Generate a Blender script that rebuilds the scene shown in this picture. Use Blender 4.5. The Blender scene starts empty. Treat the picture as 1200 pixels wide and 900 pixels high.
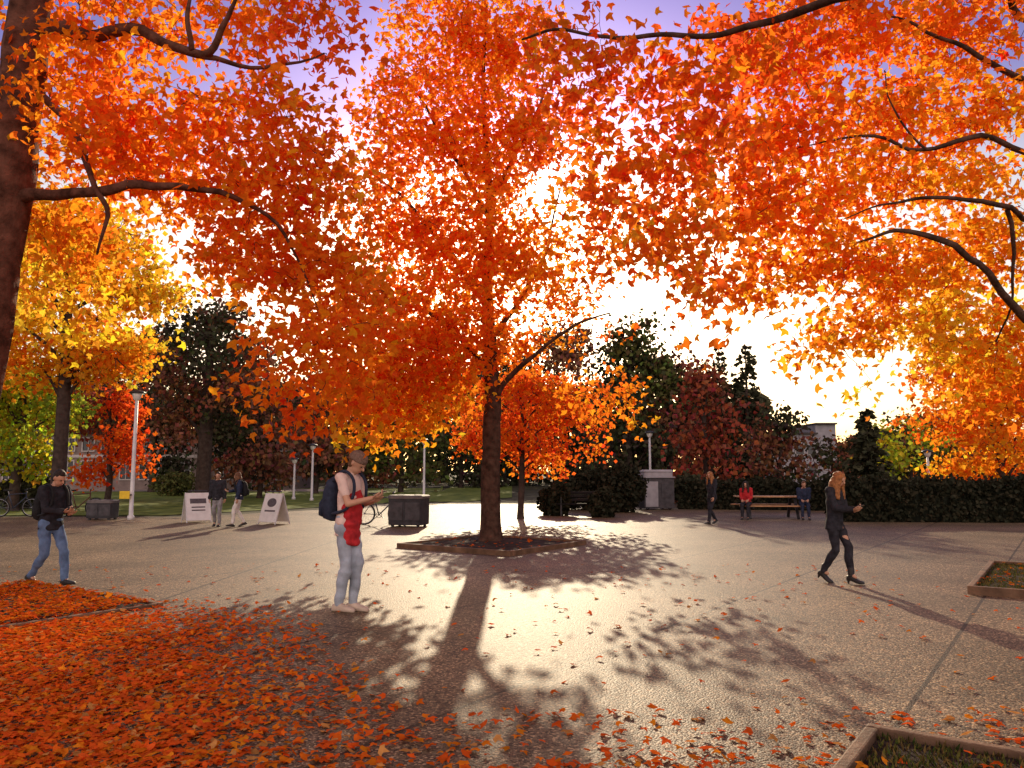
import bpy, bmesh, math, random
import numpy as np
from mathutils import Vector, Matrix, noise
R = random.Random(11)
rng = np.random.default_rng(11)
scene = bpy.context.scene
COL = scene.collection
V = Vector

# ------------------------------------------------------------------ camera
F = 930.0; PITCH = math.atan(102/930.0); CH = 1.62
cam = bpy.data.cameras.new('camera'); camo = bpy.data.objects.new('camera', cam); COL.objects.link(camo)
camo.location = (0, 0, CH); camo.rotation_euler = (math.pi/2+PITCH, 0, 0)
cam.sensor_width = 36; cam.lens = F/1200*36; cam.clip_end = 3000; cam.clip_start = .05
scene.camera = camo
scene.view_settings.view_transform = 'Standard'
scene.view_settings.look = 'None'; scene.view_settings.exposure = 0
EL = math.radians(18); AZ = math.radians(.3)
SD = V((math.sin(AZ)*math.cos(EL), math.cos(AZ)*math.cos(EL), math.sin(EL)))

def ray(px, py):
    u = (px-600)/F; v = (450-py)/F
    return V((u, math.cos(PITCH)-v*math.sin(PITCH), math.sin(PITCH)+v*math.cos(PITCH)))
def at(px, py, d):
    r = ray(px, py); return V((0, 0, CH))+r*(d/r.y)
def gp(px, py, z=0):
    r = ray(px, py); return V((0, 0, CH))+r*((z-CH)/r.z)

# ------------------------------------------------------------------ materials
def newmat(name):
    m = bpy.data.materials.new(name); m.use_nodes = True
    nt = m.node_tree; nt.nodes.clear()
    out = nt.nodes.new('ShaderNodeOutputMaterial')
    return m, nt, out
def N(nt, t, **kw):
    n = nt.nodes.new(t)
    for k, v in kw.items(): setattr(n, k, v)
    return n
def mat(name, col, rough=.7, var=.3, scale=8, bump=0, bscale=40, spec=.3, metal=0, col2=None, detail=4):
    m, nt, out = newmat(name); L = nt.links.new
    p = N(nt, 'ShaderNodeBsdfPrincipled'); L(p.outputs[0], out.inputs[0])
    tc = N(nt, 'ShaderNodeTexCoord'); nz = N(nt, 'ShaderNodeTexNoise')
    nz.inputs['Scale'].default_value = scale; nz.inputs['Detail'].default_value = detail
    L(tc.outputs['Object'], nz.inputs['Vector'])
    rp = N(nt, 'ShaderNodeValToRGB'); L(nz.outputs['Fac'], rp.inputs[0])
    a = [max(0, c*(1-var)) for c in col]; b = [min(1, c*(1+var)) for c in (col2 or col)]
    rp.color_ramp.elements[0].position = .3; rp.color_ramp.elements[1].position = .7
    rp.color_ramp.elements[0].color = (*a, 1); rp.color_ramp.elements[1].color = (*b, 1)
    L(rp.outputs[0], p.inputs['Base Color'])
    p.inputs['Roughness'].default_value = rough; p.inputs['Metallic'].default_value = metal
    p.inputs['Specular IOR Level'].default_value = spec
    if bump:
        n2 = N(nt, 'ShaderNodeTexNoise'); n2.inputs['Scale'].default_value = bscale; n2.inputs['Detail'].default_value = 5
        L(tc.outputs['Object'], n2.inputs['Vector'])
        bp = N(nt, 'ShaderNodeBump'); bp.inputs['Strength'].default_value = bump; bp.inputs['Distance'].default_value = .02
        L(n2.outputs['Fac'], bp.inputs['Height']); L(bp.outputs[0], p.inputs['Normal'])
    return m
def leafmat(name, trans=.55):
    m, nt, out = newmat(name); L = nt.links.new
    at_ = N(nt, 'ShaderNodeAttribute'); at_.attribute_name = 'leaf_color'
    tc = N(nt, 'ShaderNodeTexCoord'); nz = N(nt, 'ShaderNodeTexNoise'); nz.inputs['Scale'].default_value = 25; nz.inputs['Detail'].default_value = 0
    L(tc.outputs['Object'], nz.inputs['Vector'])
    mr = N(nt, 'ShaderNodeMapRange'); mr.inputs[1].default_value = .3; mr.inputs[2].default_value = .7
    mr.inputs[3].default_value = .86; mr.inputs[4].default_value = 1.0
    L(nz.outputs['Fac'], mr.inputs[0])
    mu = N(nt, 'ShaderNodeVectorMath', operation='SCALE'); L(at_.outputs['Color'], mu.inputs[0]); L(mr.outputs[0], mu.inputs['Scale'])
    d = N(nt, 'ShaderNodeBsdfDiffuse'); L(mu.outputs[0], d.inputs[0])
    if trans:
        t = N(nt, 'ShaderNodeBsdfTranslucent'); L(mu.outputs[0], t.inputs[0])
        a = N(nt, 'ShaderNodeMixShader'); a.inputs[0].default_value = trans; L(d.outputs[0], a.inputs[1]); L(t.outputs[0], a.inputs[2])
        L(a.outputs[0], out.inputs[0])
    else: L(d.outputs[0], out.inputs[0])
    return m

LEAF = leafmat('autumn_leaf', .72)
LEAFG = leafmat('ground_leaf', .30)
LEAFD = leafmat('far_leaf', 0)
BARK = mat('bark', (.078, .042, .030), .95, .55, 7, 1.0, 26, .06)
BARKR = mat('reddish_bark', (.105, .042, .028), .95, .55, 7, 1.0, 24, .06)
BARKF = mat('far_bark', (.06, .042, .035), .9, .4, 6, .3, 20, .1)
WOOD = mat('weathered_timber', (.17, .095, .055), .75, .4, 5, .4, 30, .2)
SOIL = mat('soil', (.045, .030, .022), .95, .5, 9, .9, 30, .1)
SKIN = mat('skin', (.52, .28, .18), .5, .08, 10, 0, 40, .3)
EYE = mat('eye', (.02, .015, .012), .3, .1, 10)
LIP = mat('lip', (.38, .12, .10), .5, .1, 10)
BLACKC = mat('black_cloth', (.030, .029, .036), .85, .4, 14, .3, 60, .12)
NAVYC = mat('navy_cloth', (.03, .038, .07), .85, .35, 14, .3, 60, .12)
REDC = mat('red_cloth', (.48, .03, .035), .85, .3, 12, .3, 60, .12)
PALEC = mat('pale_cloth', (.74, .55, .48), .85, .12, 12, .3, 60, .12)
WHITEC = mat('white_cloth', (.70, .66, .62), .8, .12, 12, .3, 60, .2)
GREYC = mat('grey_cloth', (.24, .23, .24), .8, .3, 12, .3, 60, .2)
JEAN = mat('blue_denim', (.12, .19, .33), .85, .35, 9, .3, 60, .12)
JEANL = mat('pale_denim', (.36, .40, .46), .85, .35, 5, .3, 60, .12)
HAIRB = mat('brown_hair', (.15, .07, .035), .6, .45, 30, .5, 80, .2)
HAIRL = mat('auburn_hair', (.34, .14, .05), .6, .4, 30, .5, 80, .2)
HAIRD = mat('dark_hair', (.03, .022, .018), .6, .4, 30, .5, 80, .2)
KNIT = mat('knit_hat', (.20, .13, .10), .95, .35, 60, .6, 120, .05)
SHOEW = mat('pale_shoe', (.55, .42, .32), .6, .15, 12)
SHOED = mat('dark_shoe', (.03, .026, .025), .5, .3, 12)
PHONE = mat('phone_black', (.012, .012, .014), .2, .2, 10, spec=.5)
SCREEN = mat('phone_glass', (.04, .05, .07), .1, .2, 10, spec=.6)
BAGM = mat('bag_navy', (.028, .035, .06), .75, .3, 20, .3, 80, .15)
BAGK = mat('bag_black', (.02, .02, .022), .75, .3, 20, .3, 80, .15)
POLEW = mat('pale_painted_metal', (.62, .60, .60), .4, .12, 5, .05, 20, .4)
LAMPG = mat('lamp_glass', (.78, .76, .72), .3, .08, 6, spec=.5)
DARKM = mat('dark_metal', (.035, .033, .036), .45, .3, 9, .1, 40, .4)
BOARDW = mat('white_board', (.72, .68, .66), .5, .10, 5)
BOARDK = mat('printed_ink', (.10, .08, .09), .6, .3, 18)
YELL = mat('yellow_paint', (.75, .50, .03), .5, .15, 8)
BINM = mat('bin_plastic', (.04, .037, .042), .6, .3, 7, .1, 30, .25)
BINL = mat('bin_lid', (.14, .12, .115), .6, .3, 7, .1, 30, .25)
BENCHM = mat('bench_slats', (.022, .02, .02), .8, .3, 7, .1, 30, .1)
KIOW = mat('kiosk_pale_grey', (.34, .32, .34), .7, .15, 4, spec=.15)
KIOD = mat('kiosk_dark', (.07, .065, .07), .7, .3, 6, spec=.15)
WALLB = mat('building_render', (.24, .185, .165), .9, .2, 2, .2, 20, .1)
WALLC = mat('building_pale', (.30, .28, .30), .9, .15, 2, .2, 20, .1)
ROOFM = mat('roof_felt', (.06, .052, .05), .9, .3, 3, spec=.1)
FRAMEW = mat('window_frame', (.48, .43, .40), .6, .1, 6)
GLASSM = mat('window_glass', (.05, .05, .06), .2, .3, 3, spec=.4)
TYRE = mat('tyre', (.015, .015, .015), .8, .3, 20)
RIM = mat('rim_metal', (.45, .45, .47), .35, .1, 12, metal=.8)
BIKER = mat('bike_paint', (.10, .02, .02), .35, .2, 9, spec=.5)
BIKEB = mat('bike_paint_dark', (.02, .03, .06), .35, .2, 9, spec=.5)
TABLEW = mat('table_timber', (.46, .24, .11), .6, .3, 6, .2, 30, .3)

# ------------------------------------------------------------------ geometry
def link(name, me, parent=None):
    o = bpy.data.objects.new(name, me); COL.objects.link(o)
    if parent: o.parent = parent
    return o
def tag(o, label=None, cat=None, group=None, kind=None):
    if label: o['label'] = label
    if cat: o['category'] = cat
    if group: o['group'] = group
    if kind: o['kind'] = kind
    return o
def thing(name, label, cat, loc=(0, 0, 0), rz=0, group=None):
    o = bpy.data.objects.new(name, None); COL.objects.link(o); o.location = loc; o.rotation_euler = (0, 0, rz)
    o.empty_display_size = .1
    return tag(o, label, cat, group)

def frame(u):
    u = u.normalized(); h = V((0, 0, 1)) if abs(u.z) < .9 else V((1, 0, 0))
    a = u.cross(h).normalized(); return a, u.cross(a).normalized()

class Geo:
    def __init__(s): s.v = []; s.f = []; s.pts = []
    def ringstrip(s, rings, cap=True):
        n = len(rings[0]); b = len(s.v)
        for r in rings: s.v += [tuple(p) for p in r]
        for i in range(len(rings)-1):
            for j in range(n):
                k = (j+1) % n
                s.f.append((b+i*n+j, b+i*n+k, b+(i+1)*n+k, b+(i+1)*n+j))
        if cap:
            s.f.append(tuple(b+j for j in range(n-1, -1, -1)))
            e = b+(len(rings)-1)*n; s.f.append(tuple(e+j for j in range(n)))
        return s
    def capsule(s, a, b, ra, rb, n=12):
        a = V(a); b = V(b); u = (b-a).normalized() if (b-a).length > 1e-6 else V((0, 0, 1)); e1, e2 = frame(u)
        rings = []
        for c, off, r in ((a, -.97*ra, .25*ra), (a, -.75*ra, .66*ra), (a, -.4*ra, .92*ra), (a, 0, ra), (b, 0, rb), (b, .4*rb, .92*rb), (b, .75*rb, .66*rb), (b, .97*rb, .25*rb)):
            rings.append([c+u*off+(e1*math.cos(t)+e2*math.sin(t))*r for t in [2*math.pi*j/n for j in range(n)]])
        return s.ringstrip(rings)
    def ellipsoid(s, c, ax, ay, az, n=14, m=9):
        c = V(c); rings = []
        for i in range(m):
            ph = -math.pi/2+math.pi*(i+.5)/m*.98+.01
            rings.append([c+(V(ax)*math.cos(2*math.pi*j/n)+V(ay)*math.sin(2*math.pi*j/n))*math.cos(ph)+V(az)*math.sin(ph) for j in range(n)])
        return s.ringstrip(rings)
    def loft(s, rings, n=18, pw=1.0):
        out = []
        for c, ex, ey in rings:
            r = []
            for j in range(n):
                t = 2*math.pi*j/n; ct, st = math.cos(t), math.sin(t)
                r.append(V(c)+V(ex)*math.copysign(abs(ct)**pw, ct)+V(ey)*math.copysign(abs(st)**pw, st))
            out.append(r)
        return s.ringstrip(out)
    def tube(s, pts, rad, n=8, sub=1, jit=0, wob=0):
        pts = [V(p) for p in pts]
        if sub > 1:
            q = [pts[0]*2-pts[1]]+pts+[pts[-1]*2-pts[-2]]; P = []; Q = []
            for i in range(len(pts)-1):
                p0, p1, p2, p3 = q[i:i+4]
                for k in range(sub):
                    t = k/sub
                    P.append(.5*((2*p1)+(p2-p0)*t+(2*p0-5*p1+4*p2-p3)*t*t+(3*p1-p0-3*p2+p3)*t**3)); Q.append(rad[i]*(1-t)+rad[i+1]*t)
            P.append(pts[-1]); Q.append(rad[-1]); pts, rad = P, Q
        if wob:
            pts = [p if i == 0 else p+V((noise.noise(p*2.3), noise.noise(p*2.3+V((9, 0, 0))), noise.noise(p*2.3+V((0, 9, 0)))))*wob for i, p in enumerate(pts)]
        e1 = None; rings = []
        for i, p in enumerate(pts):
            u = (pts[min(i+1, len(pts)-1)]-pts[max(i-1, 0)]).normalized()
            if e1 is None: e1, e2 = frame(u)
            else:
                e1 = (e1-u*e1.dot(u)).normalized()
            e2 = u.cross(e1)
            rg = []
            for j in range(n):
                t = 2*math.pi*j/n; r = rad[i]
                if jit: r *= 1+jit*noise.noise(V((math.cos(t)*1.6+p.y*2, math.sin(t)*1.6, p.z*1.6+p.x*2)))
                rg.append(p+(e1*math.cos(t)+e2*math.sin(t))*r)
            rings.append(rg)
        s.ringstrip(rings); s.pts = pts; return s
    def box(s, c, sz, rz=0, rx=0):
        b = len(s.v); M = Matrix.Rotation(rz, 3, 'Z') @ Matrix.Rotation(rx, 3, 'X'); c = V(c)
        for x, y, z in ((-1, -1, -1), (1, -1, -1), (1, 1, -1), (-1, 1, -1), (-1, -1, 1), (1, -1, 1), (1, 1, 1), (-1, 1, 1)):
            s.v.append(tuple(c+M @ V((x*sz[0]/2, y*sz[1]/2, z*sz[2]/2))))
        for q in ((0, 3, 2, 1), (4, 5, 6, 7), (0, 1, 5, 4), (1, 2, 6, 5), (2, 3, 7, 6), (3, 0, 4, 7)): s.f.append(tuple(b+i for i in q))
        return s
    def lathe(s, c, prof, n=20):
        c = V(c)
        return s.ringstrip([[c+V((r*math.cos(2*math.pi*j/n), r*math.sin(2*math.pi*j/n), z)) for j in range(n)] for r, z in prof])
    def torus(s, c, ax1, ax2, Rr, r, n=28, m=8):
        c = V(c); a1 = V(ax1); a2 = V(ax2); a3 = a1.cross(a2); b = len(s.v)
        for i in range(n):
            t = 2*math.pi*i/n; d = a1*math.cos(t)+a2*math.sin(t)
            for j in range(m):
                p = 2*math.pi*j/m; s.v.append(tuple(c+d*(Rr+r*math.cos(p))+a3*r*math.sin(p)))
        for i in range(n):
            for j in range(m):
                s.f.append((b+i*m+j, b+((i+1) % n)*m+j, b+((i+1) % n)*m+(j+1) % m, b+i*m+(j+1) % m))
        return s
    def mesh(s, name, off=None):
        me = bpy.data.meshes.new(name)
        vv = s.v if off is None else [(x-off[0], y-off[1], z-off[2]) for x, y, z in s.v]
        me.from_pydata(vv, [], s.f); me.update(); return me
    def build(s, name, m, parent=None, smooth=False, bevel=0, off=None):
        me = s.mesh(name, off)
        bm = bmesh.new(); bm.from_mesh(me)
        if bevel: bmesh.ops.bevel(bm, geom=list(bm.edges), offset=bevel, segments=2, profile=.6, affect='EDGES')
        bmesh.ops.recalc_face_normals(bm, faces=bm.faces)
        bm.to_mesh(me); bm.free()
        me.materials.append(m)
        if smooth: me.polygons.foreach_set('use_smooth', [True]*len(me.polygons))
        return link(name, me, parent)
    def remesh(s, name, m, parent, vox, sm=4, wr=0, off=None, extra=None, ws=7):
        me = s.mesh('tmp'); bm = bmesh.new(); bm.from_mesh(me); bmesh.ops.recalc_face_normals(bm, faces=bm.faces); bm.to_mesh(me); bm.free()
        o = link('tmp', me)
        md = o.modifiers.new('r', 'REMESH'); md.mode = 'VOXEL'; md.voxel_size = vox
        ms = o.modifiers.new('s', 'SMOOTH'); ms.iterations = sm; ms.factor = .5
        bpy.context.view_layer.update(); dg = bpy.context.evaluated_depsgraph_get()
        r = bpy.data.meshes.new_from_object(o.evaluated_get(dg)); bpy.data.objects.remove(o)
        if wr:
            sd = R.random()*50
            cs = [v.co+v.normal*(noise.noise(V((v.co.x*ws+sd, v.co.y*ws, v.co.z*ws*1.6)))*wr) for v in r.vertices]
            for v, c in zip(r.vertices, cs): v.co = c
        bm = bmesh.new(); bm.from_mesh(r)
        if extra:
            m2 = extra.mesh('t2'); bm.from_mesh(m2)
        if off is not None: bmesh.ops.translate(bm, verts=bm.verts, vec=-V(off))
        bm.to_mesh(r); bm.free(); r.name = name
        r.materials.clear(); r.materials.append(m); r.polygons.foreach_set('use_smooth', [True]*len(r.polygons)); r.update()
        return link(name, r, parent)

# ------------------------------------------------------------------ people
def ik(a, b, l1, l2, pole):
    d = b-a; L = min(d.length, (l1+l2)*.998); u = d.normalized()
    x = (l1*l1-l2*l2+L*L)/(2*L); h = math.sqrt(max(l1*l1-x*x, 0))
    p = V(pole)-u*V(pole).dot(u); p.normalize()
    return a+u*x+p*h, a+u*L

def person(label, px, py, heading, H, top, legsm, shoem, hairm, vox=.012, feet=((-.09, .05, 0), (.09, -.05, 0)), hands=None, lean=.03,
           head=(.3, 0), sleeves='long', longhair=False, female=False, seat=None, group=None, loc=None, hem=-.05, heel=0, slim=1.0, hat=None, drape=None):
    loc = loc or gp(px, py); rz = math.atan2(-heading[0], heading[1])
    root = thing('person', label, 'person', loc, rz, group)
    sw = (.098 if female else .110)*(.5+.5*slim)
    AN = .085+heel
    ank = []
    for fx, fy, ph in feet:
        z = AN*math.cos(ph)+(.13*math.sin(ph) if ph > 0 else .06*math.sin(-ph))
        ank.append(V((fx, fy, z)))
    TH = SH = .238*H
    if seat: Pv = V((0, 0, seat+.075))
    else:
        z = min(a.z+math.sqrt(max((.985*(TH+SH))**2-a.y**2-(abs(a.x)-.052*H)**2, .01)) for a in ank)
        Pv = V((0, 0, z+.01*H))
    s = V((0, math.sin(lean), math.cos(lean))); fw = V((0, math.cos(lean), -math.sin(lean))); X = V((1, 0, 0))
    def sp(t, y=0): return Pv+s*(t*H)+fw*(y*H)
    prof = [(-.07, .045, .04, 0), (-.03, .090, .060, 0), (.01, .094, .063, 0), (.08, .080, .054, 0), (.15, .086, .058, .004), (.22, .096, .060, .004), (.265, sw/(.5+.5*slim)-.012, .052, -.002), (.297, .075, .040, -.004), (.325, .034, .032, 0)]
    if female: prof[1] = (-.03, .094, .062, -.004); prof[3] = (.08, .070, .050, 0); prof[5] = (.21, .086, .064, .006)
    prof = [(t, rx*slim, ry*slim, y) for t, rx, ry, y in prof[:-1]]+[prof[-1]]
    hip = [Pv+V((sx*.052*H, 0, -.01*H)) for sx in (-1, 1)]
    pole = (0, .5, 1) if seat else (0, 1, .1)
    knee = []
    for i in (0, 1):
        k, a = ik(hip[i], ank[i], TH, SH, pole); knee.append(k); ank[i] = a
    sho = [sp(.282)+X*(sx*sw*H) for sx in (-1, 1)]
    UA, FA = .168*H, .145*H
    hands = hands or [None, None]
    elb = []; wri = []; hfr = []
    for i, sx in ((0, -1), (1, 1)):
        h = hands[i]
        if h is None: h = dict(p=(sx*(sw*H+.05), .06, Pv.z-.045*H), hd=(0, .15, -1), pn=(-sx, 0, 0), curl=.45)
        tgt = V(h['p'])
        e, w = ik(sho[i], tgt, UA, FA, V(h.get('pole', (sx*.35, -1, -.5)))); elb.append(e); wri.append(w)
        hd = V(h['hd']) if h.get('hd') else (w-e); hd.normalize(); pn = V(h['pn']); pn = (pn-hd*pn.dot(hd)).normalized()
        hfr.append((hd, pn, h.get('curl', .5)))
    # ---- body
    g = Geo(); ex = Geo()
    g.loft([(sp(t, y), X*rx*H, fw*ry*H) for t, rx, ry, y in prof])
    for i in (0, 1):
        g.capsule(hip[i], knee[i], .046*H*slim, .032*H); mid = knee[i].lerp(ank[i], .3)+V((0, -.008*H, 0))
        g.capsule(knee[i], mid, .030*H, .031*H); g.capsule(mid, ank[i], .030*H, .020*H)
        g.capsule(ank[i], ank[i]+V((0, .06, -.035)), .020*H, .016*H)
        g.capsule(sp(.275)+X*((-1, 1)[i]*.05*H), sho[i], .03*H*slim, .030*H*slim)
        g.capsule(sho[i], elb[i], .028*H*slim, .021*H); g.capsule(elb[i], wri[i], .021*H, .0145*H)
        hd, pn, cu = hfr[i]; side = hd.cross(pn); w = wri[i]
        g.ellipsoid(w+hd*.028*H, hd*.034*H, side*.023*H, pn*.0115*H)
        for k, ln in enumerate((.040, .046, .043, .033)):
            ts = (1 if i == 1 else -1)
            p = w+hd*.048*H+side*(ts*(1.5-k)*.0115*H); d = hd.copy()
            for q, fr in enumerate((.45, .31, .24)):
                d = (d*math.cos(cu)+pn*math.sin(cu)).normalized() if q == 0 else (Matrix.Rotation(cu, 3, hd.cross(pn)) @ d).normalized()
                e = p+d*(ln*H*fr); ex.capsule(p, e, (.0050-.0005*q)*H, (.0046-.0005*q)*H, 8); p = e
        ts = (1 if i == 1 else -1)
        p = w+hd*.014*H+side*(ts*.017*H); d = (side*ts*.75+hd*.7+pn*.25).normalized(); e = p+d*.03*H; ex.capsule(p, e, .0065*H, .0055*H, 8)
        d = (hd+pn*.35+side*ts*.15).normalized(); ex.capsule(e, e+d*.024*H, .0055*H, .0045*H, 8)
    hp, hy = head
    M = Matrix.Rotation(hy, 3, 'Z'); hf = M @ V((0, math.cos(hp), -math.sin(hp))); hu = M @ V((0, math.sin(hp), math.cos(hp))); hx = hf.cross(hu)
    piv = sp(.335, .006); hc = piv+hu*.055*H+hf*.014*H
    g.capsule(sp(.29), hc-hu*.03*H-hf*.01*H, .033*H, .030*H)
    g.ellipsoid(hc+hu*.010*H-hf*.004*H, hx*.043*H, hf*.054*H, hu*.054*H)
    g.ellipsoid(hc-hu*.027*H+hf*.012*H, hx*.033*H, hf*.038*H, hu*.039*H)
    g.capsule(hc+hf*.050*H+hu*.006*H, hc+hf*.062*H-hu*.012*H, .006*H, .0085*H, 8)
    g.ellipsoid(hc+hf*.046*H+hu*.013*H, hx*.027*H, hf*.008*H, hu*.006*H)
    for sx in (-1, 1): g.ellipsoid(hc+hx*sx*.044*H-hf*.004*H-hu*.002*H, hx*.006*H, hf*.011*H, hu*.018*H)
    g.remesh('body', SKIN, root, vox*.85, 3, extra=ex)
    for sx in (-1, 1):
        Geo().ellipsoid(hc+hx*sx*.017*H+hf*.0485*H+hu*.002*H, hx*.007*H, hf*.004*H, hu*.0042*H).build('eye', EYE, root, True)
    Geo().ellipsoid(hc+hf*.0475*H-hu*.033*H, hx*.013*H, hf*.005*H, hu*.0045*H).build('mouth', LIP, root, True)
    # ---- hair
    g = Geo()
    if hat:
        g.ellipsoid(hc-hu*.006*H-hf*.022*H, hx*.0455*H, hf*.034*H, hu*.046*H)
        h2 = Geo(); a1 = (hf*.96+hu*.10).normalized()
        up = hx.cross(a1)*-1 if hx.cross(a1).dot(hu) < 0 else hx.cross(a1)
        rg = []
        for t, k in ((.016, 1.05), (.020, 1.09), (.034, 1.09), (.038, 1.04), (.052, .96), (.064, .78), (.073, .50), (.077, .15)):
            rg.append((hc+up*t*H-hf*.006*H, hx*.048*k*H, a1*.058*k*H))
        h2.loft(rg, 22); h2.build('knit_hat', hat, root, True)
    else:
        g.ellipsoid(hc+hu*.020*H-hf*.014*H, hx*.047*H, hf*.053*H, hu*.052*H)
        g.ellipsoid(hc+hu*.044*H+hf*.006*H, hx*.037*H, hf*.036*H, hu*.025*H)
        g.ellipsoid(hc-hu*.010*H-hf*.028*H, hx*.041*H, hf*.032*H, hu*.046*H)
    if longhair:
        for k in range(13):
            a = math.radians(-132+k*22)
            o = hx*math.sin(a)*.046*H-hf*math.cos(a)*.046*H
            p0 = hc+hu*.028*H+o*.85; p1 = hc-hu*.05*H+o*1.15; p2 = p1-V((0, 0, .095*H+.025*R.random()*H))+o*.30
            g.capsule(p0, p1, .016*H, .019*H); g.capsule(p1, p2, .019*H, .010*H)
    g.remesh('hair', hairm, root, vox*.8, 2, wr=.010, ws=22)
    # ---- trousers
    g = Geo(); k_ = .010
    g.loft([(sp(t, y), X*(rx*H+k_), fw*(ry*H+k_)) for t, rx, ry, y in prof[:3]]+[(sp(.05), X*(.084*slim*H+k_), fw*(.056*slim*H+k_))])
    for i in (0, 1):
        g.capsule(hip[i], knee[i], .048*H*slim+k_*.6, .033*H+k_); mid = knee[i].lerp(ank[i], .35)+V((0, -.006*H, 0))
        g.capsule(knee[i], mid, .033*H+k_, .031*H+k_); g.capsule(mid, ank[i].lerp(knee[i], .03), .031*H+k_, .026*H+k_*.5)
    g.remesh('trousers', legsm, root, vox, 3, wr=.016)
    # ---- top
    g = Geo(); k_ = .016 if sleeves == 'long' else .010
    pr = [q for q in prof if q[0] > hem]
    hipr = (hem, .094*slim, .063*slim, 0)
    g.loft([(sp(t, y), X*(rx*H+k_), fw*(ry*H+k_)) for t, rx, ry, y in [hipr]+pr[:-1]]+[(sp(.318), X*(.036*H+k_*.6), fw*(.035*H+k_*.6))])
    for i in (0, 1):
        g.capsule(sp(.272)+X*((-1, 1)[i]*.05*H), sho[i], .031*H*slim+k_, .030*H*slim+k_)
        if sleeves == 'long':
            g.capsule(sho[i], elb[i], .030*H+k_, .024*H+k_*.9); g.capsule(elb[i], wri[i].lerp(elb[i], .08), .024*H+k_*.9, .018*H+k_*.7)
        else:
            g.capsule(sho[i], sho[i].lerp(elb[i], .60), .029*H*slim+k_, .026*H*slim+k_)
    g.remesh('jacket' if sleeves == 'long' else 'shirt', top, root, vox, 3, wr=.020 if sleeves == 'long' else .014)
    if drape:
        g = Geo()
        g.loft([(sp(t, y), X*rx*H, fw*ry*H) for t, rx, ry, y in ((-.125, .050, .030, .050), (-.11, .074, .042, .042), (-.04, .084, .052, .028), (.04, .080, .050, .027), (.12, .072, .044, .032), (.18, .062, .034, .038), (.215, .045, .020, .044))])
        g.remesh('red_garment', drape, root, vox, 3, wr=.034, ws=9)
    # ---- shoes
    for i in (0, 1):
        ph = feet[i][2]; f = V((0, math.cos(ph), -math.sin(ph))); u = V((0, math.sin(ph), math.cos(ph)))
        g = Geo(); o = ank[i]-u*AN; rings = []; q = H/1.75
        for y, w, h in ((-.078, .018, .05), (-.062, .034, .075), (0, .038, .10), (.06, .042, .078), (.12, .047, .058), (.17, .041, .045), (.196, .018, .026)):
            rg = []; lift = heel*max(0, min(1, (.10-y)/.12)) if heel else 0
            for j in range(14):
                t = 2*math.pi*j/14; ct, st = math.cos(t), math.sin(t)
                rg.append(o+X*(w*q*math.copysign(abs(ct)**.6, ct))+f*(y*q)+u*(lift+h*q*(.5+.5*math.copysign(abs(st)**.6, st))))
            rings.append(rg)
        g.ringstrip(rings)
        if heel:
            g.capsule(o+f*-.05+u*.012, o+f*-.045+u*(heel+.03), .013, .024, 8); g.capsule(o+u*(heel+.07), o+u*(heel+.16), .045*q, .05*q, 10)
        g.build('shoe', shoem, root, True)
    Mx = Matrix.Translation(loc) @ Matrix.Rotation(rz, 4, 'Z')
    return dict(root=root, M=Mx, rz=rz, P=Pv, s=s, fw=fw, H=H, sp=sp, wri=wri, hfr=hfr, sho=sho, sw=sw)

def backpack(p, label, m):
    H, sp, fw = p['H'], p['sp'], p['fw']; X = V((1, 0, 0))
    off = sp(.02, -.10)
    root = thing('backpack', label, 'backpack', p['M'] @ off, p['rz'])
    g = Geo()
    g.loft([(sp(t, -.058-ry), X*rx*H, fw*ry*H) for t, rx, ry in ((.015, .05, .02), (.03, .078, .04), (.10, .084, .048), (.19, .082, .046), (.26, .07, .036), (.285, .045, .02))], 20, .6)
    g.build('bag', m, root, True, off=off)
    g = Geo(); g.loft([(sp(t, -.151-ry*.4), X*rx*H, fw*ry*H) for t, rx, ry in ((.035, .04, .008), (.045, .062, .018), (.12, .062, .020), (.15, .045, .008))], 16, .6)
    g.build('pocket', m, root, True, off=off)
    for sx in (-1, 1):
        x = sx*.062
        pts = [sp(.255, -.075)+X*x*H, sp(.312, -.03)+X*x*H, sp(.318, .02)+X*x*H, sp(.27, .070)+X*x*H*1.05, sp(.19, .080)+X*x*H*1.15, sp(.10, .05)+X*x*H*1.45, sp(.06, -.06)+X*x*H*1.25]
        Geo().tube(pts, [.019]*7, 8, 4).build('strap', m, root, True, off=off)
    Geo().tube([sp(.27, -.09)-X*.02*H, sp(.30, -.085), sp(.27, -.09)+X*.02*H], [.007]*3, 6, 4).build('loop', m, root, True, off=off)

def phone(p, i, label):
    hd, pn, _ = p['hfr'][i]; H = p['H']; w = p['wri'][i]; c = w+hd*.055*H+pn*.019*H
    side = hd.cross(pn)
    root = thing('phone', label, 'phone', p['M'] @ c, p['rz'])
    def slab(a, b, t, o):
        g = Geo(); g.loft([(hd*k*a+pn*o, side*b*(.96 if abs(k) == 1 else 1), pn*t) for k in (-1, -.95, .95, 1)], 16, .35); return g
    slab(.072, .036, .0045, 0).build('case', PHONE, root); slab(.066, .032, .0012, .0045).build('screen', SCREEN, root)

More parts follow.
